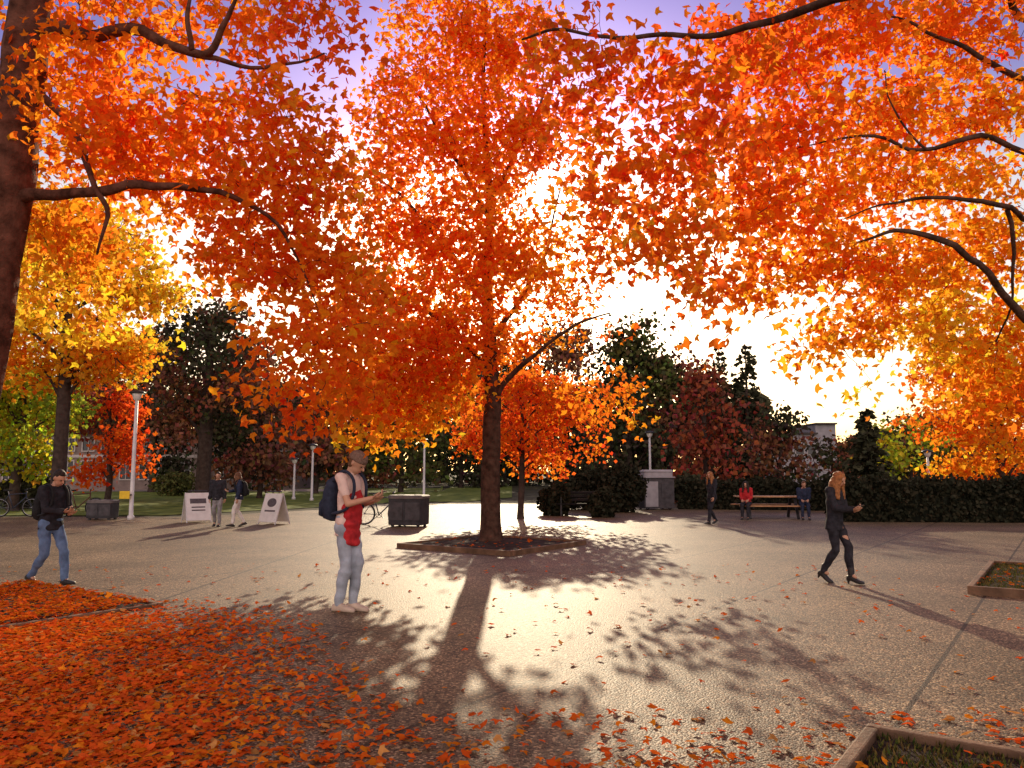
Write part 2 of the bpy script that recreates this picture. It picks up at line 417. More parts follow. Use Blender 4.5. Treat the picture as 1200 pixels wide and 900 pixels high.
hold = lambda sx, y, z, x=.03: dict(p=(sx*x, y, z), hd=(-sx*.35, 1, .25), pn=(0, -.35, 1), curl=.55, pole=(sx*.6, -.6, -1))
man = person('standing person in knit hat, pale top with red garment in front and pale jeans', 404, 716, (.93, -.36), 1.92, PALEC, JEANL, SHOEW, HAIRB, .012,
             feet=((-.055, .07, 0), (.055, -.05, 0)), hands=[hold(-1, .31, 1.26, .06), hold(1, .38, 1.31, .07)], lean=.05, head=(.62, 0), sleeves='short', hem=-.07, slim=.90, hat=KNIT, drape=REDC)
backpack(man, 'navy backpack worn by the standing person in the knit hat', BAGM)
phone(man, 1, 'dark phone held by the standing person in the knit hat')
lm = person('person in black jacket and blue jeans walking at the left edge with a phone', 55, 686, (.92, -.4), 1.72, BLACKC, JEAN, SHOED, HAIRD, .012,
            feet=((-.075, .26, -.12), (.075, -.25, .45)), hands=[hold(-1, .30, 1.00, .05), hold(1, .33, 1.04, .05)], lean=.08, head=(.5, 0))
backpack(lm, 'black backpack on the person walking in blue jeans', BAGK)
phone(lm, 1, 'black phone held by the walker in blue jeans')
wo = person('person with long auburn hair all in black walking across the right of the plaza', 981, 683, (.66, -.75), 1.62, BLACKC, BLACKC, SHOED, HAIRL, .012,
            feet=((-.05, .19, -.05), (.06, -.17, .30)), hands=[hold(-1, .28, 1.04, .05), hold(1, .31, 1.07, .05)], lean=.05, head=(.42, .0), longhair=True, female=True, hem=-.07, heel=.045)
phone(wo, 1, 'phone held by the person with long auburn hair')
person('distant person in dark jacket and grey trousers facing us between two sandwich boards', 254, 617, (.1, -1), 1.62, BLACKC, GREYC, SHOED, HAIRD, .02,
       feet=((-.09, .1, 0), (.09, -.12, .2)), head=(.1, 0))
p4 = person('distant person in white trousers beside the second sandwich board', 279, 617, (-.92, -.35), 1.62, NAVYC, WHITEC, SHOED, HAIRB, .02,
       feet=((-.08, .16, -.1), (.08, -.16, .3)), hands=[None, hold(1, .3, 1.02)], head=(.2, 0), female=True, longhair=True)
backpack(p4, 'black backpack on the distant person in white trousers', BAGK)
person('distant person in black with long brown hair walking past the grey kiosk', 835, 614, (-.80, -.6), 1.66, BLACKC, BLACKC, SHOED, HAIRL, .02,
       feet=((-.06, .24, -.1), (.06, -.22, .4)), head=(.15, .1), longhair=True, female=True, hands=[dict(p=(-.20, .16, .82), hd=(0, .4, -1), pn=(1, 0, 0), curl=.4), dict(p=(.20, -.12, .82), hd=(0, -.3, -1), pn=(-1, 0, 0), curl=.4)])

tc_ = gp(902, 607)
def picnic():
    r = thing('picnic_table', 'long timber picnic table with a bench on each side in front of the hedge', 'picnic table', tc_, math.radians(-4))
    g = Geo()
    for k in range(5): g.box((0, -.32+.16*k, .74), (2.3, .15, .04))
    g.build('tabletop', TABLEW, r, bevel=.006)
    for sy in (-1, 1):
        g = Geo()
        for k in (0, 1): g.box((0, sy*(.66+.145*k), .44), (2.3, .135, .04))
        g.build('seat', TABLEW, r, bevel=.006)
    for sx in (-.8, .8):
        for sy in (-1, 1):
            Geo().box((sx, sy*.46, .36), (.09, .05, .80), 0, sy*math.radians(28)).build('leg', DARKM, r)
        Geo().box((sx+.075, 0, .40), (.04, 1.66, .07)).build('crossbar', DARKM, r)
picnic()
def seated(label, dx, dy, hd, top, hair, lg, **k):
    return person(label, 0, 0, hd, 1.66, top, lg, SHOED, hair, .02, feet=((-.1, .44, 0), (.1, .40, 0)), lean=.12,
        hands=[dict(p=(-.10, .30, .66), hd=(.2, 1, -.3), pn=(0, 0, -1), curl=.3), dict(p=(.10, .30, .66), hd=(-.2, 1, -.3), pn=(0, 0, -1), curl=.3)], seat=.46, loc=V((tc_.x+dx, tc_.y+dy, 0)), **k)
seated('seated person in a red coat at the left end of the picnic table', -.98, -.66, (-.45, -1), REDC, HAIRD, BLACKC, head=(.2, 0), longhair=True, female=True)
seated('seated person in a navy jacket at the right end of the picnic table', .95, -.72, (-.25, -1), NAVYC, HAIRB, NAVYC, head=(.25, 0))

# ------------------------------------------------------------------ leaves and trees
MV = np.array([(0, 0, 0), (.33, .04, .06), (.60, .38, -.03), (.23, .47, .05), (0, 1, -.12), (-.23, .47, .05), (-.60, .38, -.03), (-.33, .04, .06)])
MT = np.array([(0, 1, 3), (1, 2, 3), (0, 3, 5), (3, 4, 5), (0, 5, 7), (5, 6, 7)])
QV = np.array([(0, 0, 0), (.5, .38, .12), (0, 1, 0), (-.5, .38, .12)]); QT = np.array([(0, 1, 2), (0, 2, 3)])
NV_ = np.array([(0, 0, 0), (.16, .4, .03), (0, 1, 0), (-.16, .4, .03)])
SHAPES = {'maple': (MV, MT), 'kite': (QV, QT), 'needle': (NV_, QT)}
SUNV = np.array(tuple(SD))
def leaves(name, C, S, K, m, parent=None, shape='maple', mode='hang', off=(0, 0, 0), A=None, face=0.0):
    V0, T0 = SHAPES[shape]; n = len(C); C = np.asarray(C)-np.array(off)
    unit = lambda a: a/np.linalg.norm(a, axis=1, keepdims=True)
    if mode == 'hang':
        a = unit(rng.normal(size=(n, 3))+np.array([0, 0, -.9])); nn = rng.normal(size=(n, 3))
        if face: nn = nn+face*SUNV*np.sign(rng.random((n, 1))-.5)
    elif mode == 'flat':
        a = rng.normal(size=(n, 3)); a[:, 2] *= .12; a = unit(a); nn = np.array([0, 0, 1.])+.25*rng.normal(size=(n, 3))
    elif mode == 'dir': a = unit(A+.25*rng.normal(size=(n, 3))); nn = rng.normal(size=(n, 3))+np.array([0, 0, .8])
    elif mode == 'up': a = unit(rng.normal(size=(n, 3))*.4+np.array([0, 0, 1.])); nn = rng.normal(size=(n, 3))
    nn = unit(nn-(nn*a).sum(1, keepdims=True)*a); b = np.cross(a, nn)
    S = np.asarray(S).reshape(n, 1, 1)
    vv = C[:, None, :]+S*(V0[None, :, 0:1]*b[:, None]+V0[None, :, 1:2]*a[:, None]+V0[None, :, 2:3]*nn[:, None])
    k = len(V0); ff = (T0[None]+(np.arange(n)*k)[:, None, None]).reshape(-1, 3)
    me = bpy.data.meshes.new(name); me.from_pydata(vv.reshape(-1, 3).tolist(), [], ff.tolist())
    ca = me.color_attributes.new('leaf_color', 'FLOAT_COLOR', 'POINT')
    rgba = np.ones((n, k, 4), dtype=np.float32); rgba[:, :, :3] = np.clip(np.asarray(K), 0, .97)[:, None, :]
    ca.data.foreach_set('color', rgba.ravel()); me.materials.append(m); me.update()
    return link(name, me, parent)

RED = [(.97, .14, .02), (1.0, .18, .02), (.98, .15, .025)]
ORG = [(1.0, .26, .018), (1.0, .20, .018), (1.0, .32, .022)]
AMB = [(1.0, .39, .022), (1.0, .46, .03), (1.0, .31, .02)]
YEL = [(1.0, .60, .04), (1.0, .52, .03), (.97, .64, .06)]
YGR = [(.55, .56, .05), (.36, .46, .05), (.75, .60, .04)]
DGR = [(.055, .060, .033), (.068, .067, .036), (.056, .052, .032)]  # dark greens with distance haze mixed into the colour
GRN = [(.09, .11, .035), (.12, .125, .04), (.10, .09, .03)]
BRN = [(.22, .09, .055), (.17, .08, .052), (.28, .11, .055)]  # browns lightened, with the haze of distance put into the colour
DRD = [(.26, .06, .037), (.34, .085, .037), (.20, .055, .037)]
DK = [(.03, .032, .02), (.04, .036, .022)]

def clusters_in(c, rx, ry, rz, n):
    u = rng.normal(size=(n, 3)); u /= np.linalg.norm(u, axis=1, keepdims=True); u *= rng.random((n, 1))**(1/2.4)
    return np.array(c)+u*np.array([rx, ry, rz])

def build_tree(name, label, base, trunk, limbs, clumps, size, shape='maple', lm=None, bark=None, per=16, sig=.2, group=None, twigr=.010, tside=14, twigs=True, sub=5, face=1.1, lbark=None):
    base = V(base); root = thing(name, label, 'tree', base, 0, group); bark = bark or BARK
    nodes = []; near = tside > 10
    g = Geo(); pts = g.tube([p for p, r in trunk], [r for p, r in trunk], tside, sub, .18 if near else 0).pts; g.build('trunk', bark, root, True, off=base)
    nodes += pts[len(pts)//3:]
    for lb in limbs:
        g = Geo(); pts = g.tube([p for p, r in lb], [r for p, r in lb], 10 if near else 6, sub, .3 if near else .1, .06 if near else 0).pts; g.build('limb', lbark or bark, root, True, off=base); nodes += pts[2:]
    C = []; S = []; K = []; CC = []
    for c, rx, ry, rz, n, pal in clumps:
        n = max(1, int(n+.5))
        cl = clusters_in(c, rx, ry, rz, n); CC.append(cl)
        for q in cl:
            k = max(3, int(per*(.5+rng.random())))
            C.append(q+rng.normal(size=(k, 3))*np.array([sig, sig, sig*.85]))
            S.append(size*(.6+.6*rng.random(k)))
            pc = np.array(pal[int(rng.integers(len(pal)))])*(.85+.25*rng.random())
            K.append(pc*(1+.12*rng.normal(size=(k, 1)))*(1+np.array([0, .22, .1])*rng.normal(size=(k, 3))))
    C = np.vstack(C); S = np.concatenate(S); K = np.vstack(K)
    leaves('crown', C, S, K, lm or LEAF, root, shape, 'hang', base, face=face)
    if twigs:
        CC = np.vstack(CC); nd = np.array([tuple(p) for p in nodes])
        dist = np.min(np.linalg.norm(CC[:, None]-nd[None], axis=2), axis=1); order = np.argsort(dist)
        g = Geo(); arr = np.zeros((len(nd)+3*len(CC), 3)); arr[:len(nd)] = nd; cnt = len(nd)
        for i in order:
            q = CC[i]; j = int(np.argmin(np.linalg.norm(arr[:cnt]-q, axis=1))); a = arr[j]; L = np.linalg.norm(q-a)
            if L < .05: continue
            m1 = a*.66+q*.34+rng.normal(size=3)*L*.07+np.array([0, 0, .06*L]); m2 = a*.33+q*.67+rng.normal(size=3)*L*.07+np.array([0, 0, .08*L])
            r0 = min(twigr*(.7+.55*L), twigr*4.5)
            g.tube([a, m1, m2, q], [r0, r0*.8, r0*.6, r0*.35], 5)
            arr[cnt] = m1; arr[cnt+1] = m2; arr[cnt+2] = q; cnt += 3
        o = g.build('twigs', lbark or bark, root, True, off=base); o['kind'] = 'stuff'
    return root

def pc(px, py, d, rx, rz, cov, pal, size=.118, per=19, ry=None, dd=0, kk=1.06):
    c = at(px, py, d+dd); k = (d+dd)/F; area = math.pi*rx*rz; lp = (size*.9/k)**2*.33
    return (c, rx*k, ry or min(max(rx*k*.6, .45), 1.2), rz*k, kk*cov*area/lp/per, pal)

# ---- centre maple
B0 = V((-.48, 17.8, 0))
def A(l, s=1.0): return [(at(px, py, dd), r*s) for px, py, dd, r in l]
trunk = [(B0+V((0, 0, -.05)), .34), (B0+V((0, 0, .12)), .26), (B0+V((0, 0, .5)), .22), (at(575, 540, 17.8), .20), (at(577, 470, 17.8), .19), (at(575, 430, 17.8), .175), (at(571, 330, 17.8), .12), (at(574, 230, 17.8), .08), (at(566, 110, 17.8), .05), (at(570, 0, 17.8), .03), (at(560, -90, 17.8), .012)]
limbs = [A([(577, 472, 17.8, .080), (600, 440, 17.5, .058), (640, 403, 17.2, .042), (680, 378, 17.0, .030), (715, 368, 16.9, .018)]),
         A([(575, 445, 17.8, .10), (552, 410, 17.4, .075), (515, 375, 17, .05), (450, 350, 16.6, .03), (410, 340, 16.4, .015)]),
         A([(573, 400, 17.8, .08), (610, 350, 18, .055), (640, 290, 18.2, .035), (655, 220, 18.3, .015)]),
         A([(572, 350, 17.8, .08), (520, 290, 17.4, .055), (470, 230, 17, .035), (430, 200, 17, .015)]),
         A([(572, 250, 17.8, .06), (530, 180, 17.6, .04), (490, 110, 17.3, .02)]),
         A([(572, 240, 17.8, .06), (620, 150, 18, .035), (650, 80, 18, .015)])]
S1 = .14
cl = [pc(*a, size=S1, per=18) for a in [
    (540, -60, 17.8, 120, 60, .5, ORG), (530, 40, 17.5, 90, 75, 1.7, ORG), (600, 50, 18, 65, 65, 1.3, ORG), (485, 150, 17, 80, 75, 1.7, ORG), (575, 160, 17.5, 80, 75, 1.9, ORG), (640, 150, 18, 55, 60, .7, RED),
    (475, 260, 16.8, 80, 70, 1.4, ORG), (555, 280, 17, 80, 65, 2.1, ORG), (615, 300, 17.4, 55, 55, 1.2, AMB), (440, 360, 16.8, 65, 55, 1.4, ORG),
    (520, 370, 16.8, 85, 60, 2.1, ORG), (445, 445, 16.6, 80, 50, 2.2, ORG), (505, 470, 16.8, 62, 40, 2.1, AMB), (545, 430, 17.4, 40, 50, 1.3, ORG), (440, 500, 16.6, 45, 22, 1.3, AMB), (490, 420, 16.6, 75, 45, 1.8, ORG),
    (650, 345, 17.9, 60, 32, 1.0, ORG), (612, 402, 18.4, 40, 26, 1.6, ORG), (690, 385, 18.2, 36, 22, .5, ORG), (716, 464, 17.3, 26, 26, 1.5, ORG), (672, 468, 17.3, 14, 20, 1.3, ORG), (745, 485, 17.2, 16, 16, .8, AMB), (700, 290, 17.6, 45, 40, .7, ORG), (690, 220, 17.8, 40, 45, .45, ORG)]]
build_tree('maple_tree', 'large orange maple with a straight dark trunk in the timber edged pit at centre', B0, trunk, limbs, cl, S1, 'maple', per=18, sig=.25, twigr=.010)

# ---- left maple (trunk at the left edge)
B1 = V((-6.72, 9.4, 0))
trunk = [(B1+V((0, 0, -.05)), .44), (B1+V((.02, 0, .15)), .34), (B1+V((.03, 0, .6)), .29), (at(-28, 450, 9.4), .275), (at(-2, 300, 9.4), .265), (at(14, 200, 9.4), .26), (at(28, 80, 9.4), .25), (at(40, -30, 9.4), .22), (at(60, -150, 9.4), .16), (at(80, -300, 9.4), .05)]
limbs = [A([(14, 228, 9.4, .09), (75, 228, 9.1, .07), (150, 218, 8.8, .052), (225, 219, 8.7, .038), (300, 245, 8.9, .022), (350, 300, 9.1, .014), (375, 370, 9.2, .008)]),
         A([(38, 30, 9.4, .11), (100, 38, 9.0, .08), (165, 38, 8.8, .06), (238, 66, 8.6, .045), (262, 30, 8.5, .032), (285, -15, 8.4, .018)]),
         A([(238, 66, 8.6, .032), (310, 80, 8.8, .022), (380, 60, 8.9, .010)]),
         A([(225, 60, 8.6, .032), (222, 20, 8.5, .025), (230, -30, 8.5, .012)]),
         A([(28, 100, 9.4, .055), (75, 135, 9.1, .042), (100, 190, 8.9, .034), (126, 255, 8.8, .025), (116, 300, 8.8, .012)])]
cl = [pc(*a, dd=.5, ry=.7) for a in [(90, 100, 8.8, 90, 65, 1.2, ORG), (150, 20, 8.6, 120, 55, 1.3, ORG), (280, 20, 8.5, 90, 50, 1.2, ORG), (375, 35, 8.5, 55, 42, 1.2, RED), (215, 130, 8.6, 110, 50, 1.6, ORG), (330, 140, 8.6, 75, 48, 1.3, ORG), (110, 170, 8.6, 70, 50, 1.2, ORG),
    (280, 215, 8.8, 110, 50, 1.9, ORG), (170, 200, 9, 80, 45, 1.5, ORG), (390, 220, 8.8, 55, 48, 1.5, ORG), (330, 290, 9.0, 105, 52, 1.9, ORG), (390, 340, 9.0, 75, 44, 1.8, ORG), (255, 290, 9.0, 40, 40, 1.1, ORG), (100, 280, 9.8, 90, 50, 1.1, AMB), (60, 200, 10.4, 70, 60, 1.0, AMB),
    (30, 30, 10, 70, 60, 1.0, ORG), (60, 340, 10.7, 80, 50, 1.2, YEL), (130, 370, 10.7, 60, 40, 1.1, YEL), (350, 400, 8.7, 65, 40, 1.8, ORG), (390, 455, 8.8, 60, 35, 1.7, ORG), (320, 450, 8.8, 40, 25, 1.3, ORG), (345, 485, 8.9, 25, 14, 1.0, RED), (430, 395, 8.9, 45, 40, 1.3, ORG), (425, 500, 9.2, 35, 14, 1.0, AMB), (60, -120, 9, 160, 70, .4, ORG), (290, -80, 8.6, 120, 50, .4, ORG)]]
build_tree('maple_tree', 'big orange maple with a thick reddish trunk at the left edge', B1, trunk, limbs, cl, .118, 'maple', per=19, sig=.19, twigr=.006, bark=BARKR)

# ---- right maple (trunk just outside the frame)
B2 = V((8.6, 11.2, 0))
trunk = [(B2+V((0, 0, -.05)), .40), (B2+V((0, 0, .15)), .31), (B2+V((0, 0, .6)), .27), (at(1305, 430, 11.2), .24), (at(1300, 250, 11.2), .22), (at(1285, 80, 11.2), .18), (at(1270, -80, 11.2), .12), (at(1260, -250, 11.2), .04)]
Q = .58
limbs = [A([(1303, 470, 11.2, .14), (1240, 410, 10.6, .10), (1195, 370, 10.2, .085), (1150, 310, 9.8, .07), (1095, 280, 9.5, .055), (1050, 272, 9.5, .04), (1005, 285, 9.6, .02)], .66),
         A([(1300, 330, 11.2, .12), (1230, 275, 10.4, .07), (1180, 245, 9.9, .055), (1110, 230, 9.6, .045), (1055, 236, 9.6, .03), (990, 255, 9.6, .012)], Q),
         A([(1296, 260, 11.2, .12), (1215, 190, 10.3, .07), (1150, 160, 9.8, .055), (1080, 175, 9.5, .045), (1010, 158, 9.5, .03), (940, 170, 9.5, .012)], Q),
         A([(1290, 150, 11.2, .12), (1210, 100, 10.2, .07), (1130, 60, 9.8, .05), (1060, 25, 9.6, .03), (1000, 10, 9.6, .015)], Q),
         A([(1280, 40, 11.2, .10), (1195, 20, 10.0, .09), (1175, -30, 9.8, .06), (1100, -70, 9.6, .03)], Q),
         A([(1180, 245, 9.9, .05), (1190, 330, 10.4, .03), (1170, 400, 11, .02)], Q),
         A([(1085, 175, 9.5, .03), (1050, 130, 9.5, .02), (1035, 80, 9.5, .012)], Q)]
OA = ORG+AMB
cl = [pc(*a, dd=.45, ry=.75) for a in [(1120, 40, 9.8, 110, 60, 1.7, ORG), (980, 40, 9.4, 110, 55, 1.8, ORG), (880, 60, 9.2, 75, 52, 1.6, RED), (1160, 140, 10, 70, 60, 1.7, OA), (1050, 130, 9.7, 90, 50, 1.8, OA), (930, 140, 9.4, 90, 60, 1.8, ORG),
    (850, 190, 9.2, 58, 60, 1.5, ORG), (1000, 215, 9.6, 90, 45, 1.8, OA), (900, 240, 9.4, 80, 50, 1.8, OA), (1120, 220, 10.2, 90, 40, 1.6, AMB), (1160, 290, 10.8, 60, 50, 1.8, AMB), (960, 310, 9.8, 80, 45, 1.8, OA), (1060, 320, 10.2, 80, 45, 1.9, AMB),
    (880, 330, 9.6, 60, 38, 1.4, OA), (950, 385, 10, 30, 40, .9, AMB), (1020, 385, 10.4, 60, 40, 1.3, AMB), (1110, 385, 11.2, 80, 50, 1.9, YEL), (1180, 410, 11.5, 60, 55, 1.9, AMB), (1010, 455, 10.4, 16, 25, .9, YEL), (930, 430, 10, 15, 22, .9, AMB), (1140, -60, 10, 120, 50, .4, ORG), (830, 320, 9.4, 35, 40, .9, ORG), (1130, 460, 11.5, 60, 30, 1.2, AMB), (1180, 480, 11.5, 40, 30, 1.2, ORG)]]
build_tree('maple_tree', 'spreading orange maple whose limbs reach in from the right edge', B2, trunk, limbs, cl, .118, 'maple', per=19, sig=.18, twigr=.006)

# ---- near maple whose limb hangs over the top of the frame
B3 = V((2.6, 2.7, 0))
trunk = [(B3+V((0, 0, -.05)), .36), (B3+V((0, 0, .15)), .28), (B3+V((0, 0, .7)), .24), (B3+V((0, .05, 2.5)), .21), (B3+V((-.05, .15, 4.3)), .18), (B3+V((-.1, .1, 6)), .13), (B3+V((0, 0, 8)), .05)]
limbs = [[(B3+V((-.05, .15, 4.2)), .12), (at(1050, -40, 4.9), .05)]+A([(975, 2, 5.6, .032), (890, 28, 6.2, .027), (820, 42, 6.6, .024), (740, 42, 7, .020), (660, 36, 7.3, .015), (610, 46, 7.5, .009)]),
         [(B3+V((-.1, .1, 5.4)), .09), (B3+V((.8, 1.6, 6.3)), .06), (B3+V((1.6, 3, 6.6)), .02)]]
DM = RED+ORG
cl = [pc(*a, size=.105, ry=.7, per=13) for a in [(900, 40, 6.6, 60, 40, 1.0, DM), (800, 90, 7.1, 75, 50, 1.3, DM), (720, 110, 7.3, 68, 54, 1.2, DM), (650, 80, 7.5, 48, 42, 1.0, DM), (710, 200, 7.4, 64, 52, 1.1, DM), (775, 200, 7.2, 62, 60, 1.3, DM), (835, 150, 7, 55, 55, 1.3, DM), (750, 280, 7.3, 58, 37, 1.0, ORG), (800, 290, 7.2, 45, 50, 1.2, ORG), (640, 150, 7.6, 34, 42, .6, DM), (795, 365, 7.3, 25, 40, .8, ORG), (690, 20, 7.4, 52, 24, .9, DM)]]
cl += [(B3+V((1.2, 2.2, 6.9)), 1.2, 1, .6, 20, ORG), (B3+V((0, 0, 7.6)), 1.5, 1.5, 1, 30, ORG)]
build_tree('maple_tree', 'near maple whose dark limb hangs red leaves over the top of the view', B3, trunk, limbs, cl, .105, 'maple', per=13, sig=.15, twigr=.0035)

# ---- background trees
def far_tree(name, label, px, d, top, halfw, bot, pal, cov=2.0, size=.3, tr=.16, mixpal=None, gap=.9, lm=None, nclump=9, per=14, group=None):
    base = at(px, 552, d); base.z = 0
    zt = at(px, top, d).z; zb = max(at(px, bot, d).z, .4); hw = halfw*d/F; k = d/F
    trunk = [(base+V((0, 0, -.05)), tr*1.5), (base+V((0, 0, .25)), tr*1.1), (base+V((.05, 0, max(zb*.8, .5))), tr), (base+V((R.uniform(-.2, .2), 0, (zb+zt)/2)), tr*.6), (base+V((R.uniform(-.3, .3), 0, zt*.93)), tr*.15)]
    limbs = []; clumps = []
    for i in range(nclump):
        t = (i+.5)/nclump; z = zb+(zt-zb)*t
        wv = hw*math.sin(math.pi*(.12+.80*t))**.7*(.55 if i < nclump-1 else .3)
        a = i*2.4+R.random(); c = base+V((math.cos(a)*wv, math.sin(a)*wv*.7, z+R.uniform(-.1, .1)*(zt-zb)))
        if i == nclump-1: c.z = zt-.14*(zt-zb)
        rx = hw*R.uniform(.36, .55); rzz = (zt-zb)*R.uniform(.13, .2)
        area = math.pi*rx*rzz/k/k; lp = (size*.9/k)**2*.3
        clumps.append((c, rx, rx*.8, rzz, cov*gap*area/lp/per, mixpal if (mixpal and R.random() < .35) else pal))
        z0 = max(zb*.8, z-.25*(zt-zb)); limbs.append([(base+V((0, 0, z0)), tr*.4), ((base+V((0, 0, z0))).lerp(c, .5)+V((0, 0, .2)), tr*.25), (c, tr*.08)])
    return build_tree(name, label, base, trunk, limbs, clumps, size, 'kite', lm or LEAFD, BARKF, per, size*1.4, group, .018, 8, d < 45, 3, .8 if lm else .2)
def conifer(label, px, d, top, halfw, pal=DGR):
    base = at(px, 552, d); base.z = 0; zt = at(px, top, d).z; hw = halfw*d/F
    root = thing('conifer_tree', label, 'tree', base)
    Geo().tube([(0, 0, -.05), (0, 0, zt*.5), (0, 0, zt)], [.24, .15, .02], 8).build('trunk', BARKF, root, True)
    C = []; A_ = []; S = []; z = zt*.08
    g = Geo()
    while z < zt*.99:
        t = (z-zt*.08)/(zt*.92); L = hw*(1-t)**1.0*R.uniform(.75, 1.15)+.10
        for i in range(6):
            a = R.random()*6.283; l = L*R.uniform(.6, 1.15); d_ = V((math.cos(a), math.sin(a), 0)); drop = -.28*l
            e = d_*l+V((0, 0, z+drop)); g.tube([V((0, 0, z)), d_*l*.5+V((0, 0, z-.05*l)), e], [.03, .02, .006], 4)
            for q in range(max(3, int(l*10))):
                s_ = R.uniform(.12, 1); p = d_*l*s_+V((0, 0, z-.28*l*s_**1.5))
                C.append(p+V((R.gauss(0, .1), R.gauss(0, .1), R.gauss(0, .06)))); A_.append(d_+V((R.gauss(0, .5), R.gauss(0, .5), -.35))); S.append(R.uniform(.3, .5))
        z += zt*.034
    o = g.build('branches', BARKF, root); o['kind'] = 'stuff'
    K = np.array([pal[R.randrange(len(pal))] for _ in C])*(.7+.6*rng.random((len(C), 1)))
    leaves('crown', np.array([tuple(c) for c in C]), np.array(S), K, LEAFD, root, 'kite', 'dir', (0, 0, 0), np.array([tuple(a) for a in A_]))

far_tree('maple_tree', 'yellow maple with a dark trunk in front of the long building at left', 68, 27, 235, 145, 440, YEL, 1.7, .19, .22, AMB, lm=LEAF, nclump=14)
far_tree('maple_tree', 'small vivid orange maple behind the central trunk beside the dark bench', 610, 27.5, 440, 108, 540, RED+ORG, 1.5, .15, .10, ORG, lm=LEAF, nclump=13)
far_tree('maple_tree', 'low red maple in front of the long building left of the lamp post', 128, 42, 452, 64, 555, RED, 1.5, .26, .16, DRD, lm=LEAF)
far_tree('maple_tree', 'yellow green maple at the far left edge in front of the long building', 18, 33, 425, 80, 548, YGR, 1.7, .22, .2, YGR, lm=LEAF, nclump=12)
far_tree('bare_tree', 'tall thinning brown tree with a thick trunk right of the left lamp post', 238, 40, 352, 95, 500, BRN, 1.0, .24, .36, DGR, nclump=14)
far_tree('broadleaf_tree', 'low reddish brown tree in front of the building end at left', 305, 48, 455, 60, 560, BRN, 1.8, .3, .15, DGR)
far_tree('broadleaf_tree', 'dark brown tree far behind the person in the knit hat', 370, 58, 445, 62, 560, BRN, 1.9, .36, .2, DGR)
far_tree('broadleaf_tree', 'dull green tree far behind the large recycling bin', 470, 62, 450, 66, 555, GRN, 1.9, .36, .2, DGR)
far_tree('broadleaf_tree', 'dark green tree far left of the central trunk', 540, 78, 430, 60, 555, DGR, 1.9, .4, .2, GRN)
far_tree('broadleaf_tree', 'dark tree between the thinning brown tree and the lamp post, well behind', 178, 62, 392, 70, 555, DGR, 2.0, .36, .22, BRN)
far_tree('broadleaf_tree', 'dark broad tree well behind the second sandwich board', 285, 66, 400, 68, 555, DGR, 2.0, .38, .22, BRN)
far_tree('broadleaf_tree', 'brownish tree far behind between the standing person and the recycling bin', 425, 74, 430, 62, 555, BRN, 1.9, .4, .22, DGR)
far_tree('broadleaf_tree', 'tall dark tree directly behind the small orange maple', 650, 86, 378, 82, 555, DGR, 2.1, .45, .25, BRN)
far_tree('broadleaf_tree', 'broad dark green tree left of the grey kiosk', 738, 54, 388, 64, 565, DGR, 2.1, .34, .25, GRN)
far_tree('broadleaf_tree', 'dark tree far behind just right of the central trunk', 592, 90, 415, 55, 555, DGR, 1.9, .45, .22, GRN)
far_tree('broadleaf_tree', 'dark brown tree behind the grey kiosk roof', 785, 56, 408, 58, 565, DGR, 2.0, .36, .22, BRN)
far_tree('broadleaf_tree', 'dusky red tree behind the distant person in black', 828, 40, 428, 52, 575, DRD, 1.6, .28, .2, BRN)
conifer('tall pointed conifer behind the dusky red tree, right one of the close pair', 878, 60, 400, 50)
conifer('slimmer pointed conifer left one of the close pair behind the dusky red tree', 846, 66, 402, 38)
far_tree('broadleaf_tree', 'low dark brown tree just left of the pale far building', 912, 46, 480, 46, 565, DGR, 1.9, .28, .14, BRN)
conifer('small conifer standing right of the pale far building', 1018, 50, 478, 32)
far_tree('broadleaf_tree', 'low dark tree partly hiding the pale far building', 976, 60, 515, 40, 565, DGR, 1.8, .34, .14, BRN)
far_tree('broadleaf_tree', 'low olive tree behind the right end of the hedge', 1068, 52, 485, 56, 565, YGR, 1.6, .3, .14, DGR)
far_tree('broadleaf_tree', 'rusty brown tree far off above the right part of the hedge', 1125, 58, 478, 60, 565, BRN, 1.8, .34, .16, AMB)
far_tree('maple_tree', 'amber maple behind the hedge near the right edge', 1172, 31, 410, 105, 560, AMB, 1.7, .2, .18, ORG, lm=LEAF, nclump=13)
far_tree('broadleaf_tree', 'dull green tree beyond the long building far left', 15, 88, 430, 75, 555, GRN, 1.8, .45, .25, YGR)
far_tree('broadleaf_tree', 'dark tree beyond the long building behind the lamp post', 120, 90, 440, 80, 555, DGR, 1.8, .45, .25, BRN)

def woodland():
    n = 11000; px = rng.uniform(-300, 1500, n); d = rng.uniform(104, 122, n); x = (px-600)/F*d
    h = np.array([(13.5 if p < 900 else 6.0)*(1+.40*noise.noise(V((p*.012, 0, 3)))) for p in px]); z = rng.random(n)**.8*h
    K = np.array([(DGR+BRN+DGR)[R.randrange(9)] for _ in range(n)])*(.7+.7*rng.random((n, 1)))
    o = leaves('woodland', np.stack([x, d, z], 1), 1.2+.8*rng.random(n), K, LEAFD, None, 'kite', 'hang')
    tag(o, 'dark band of distant woodland closing the far side of the lawns', 'woodland', None, 'stuff')
woodland()

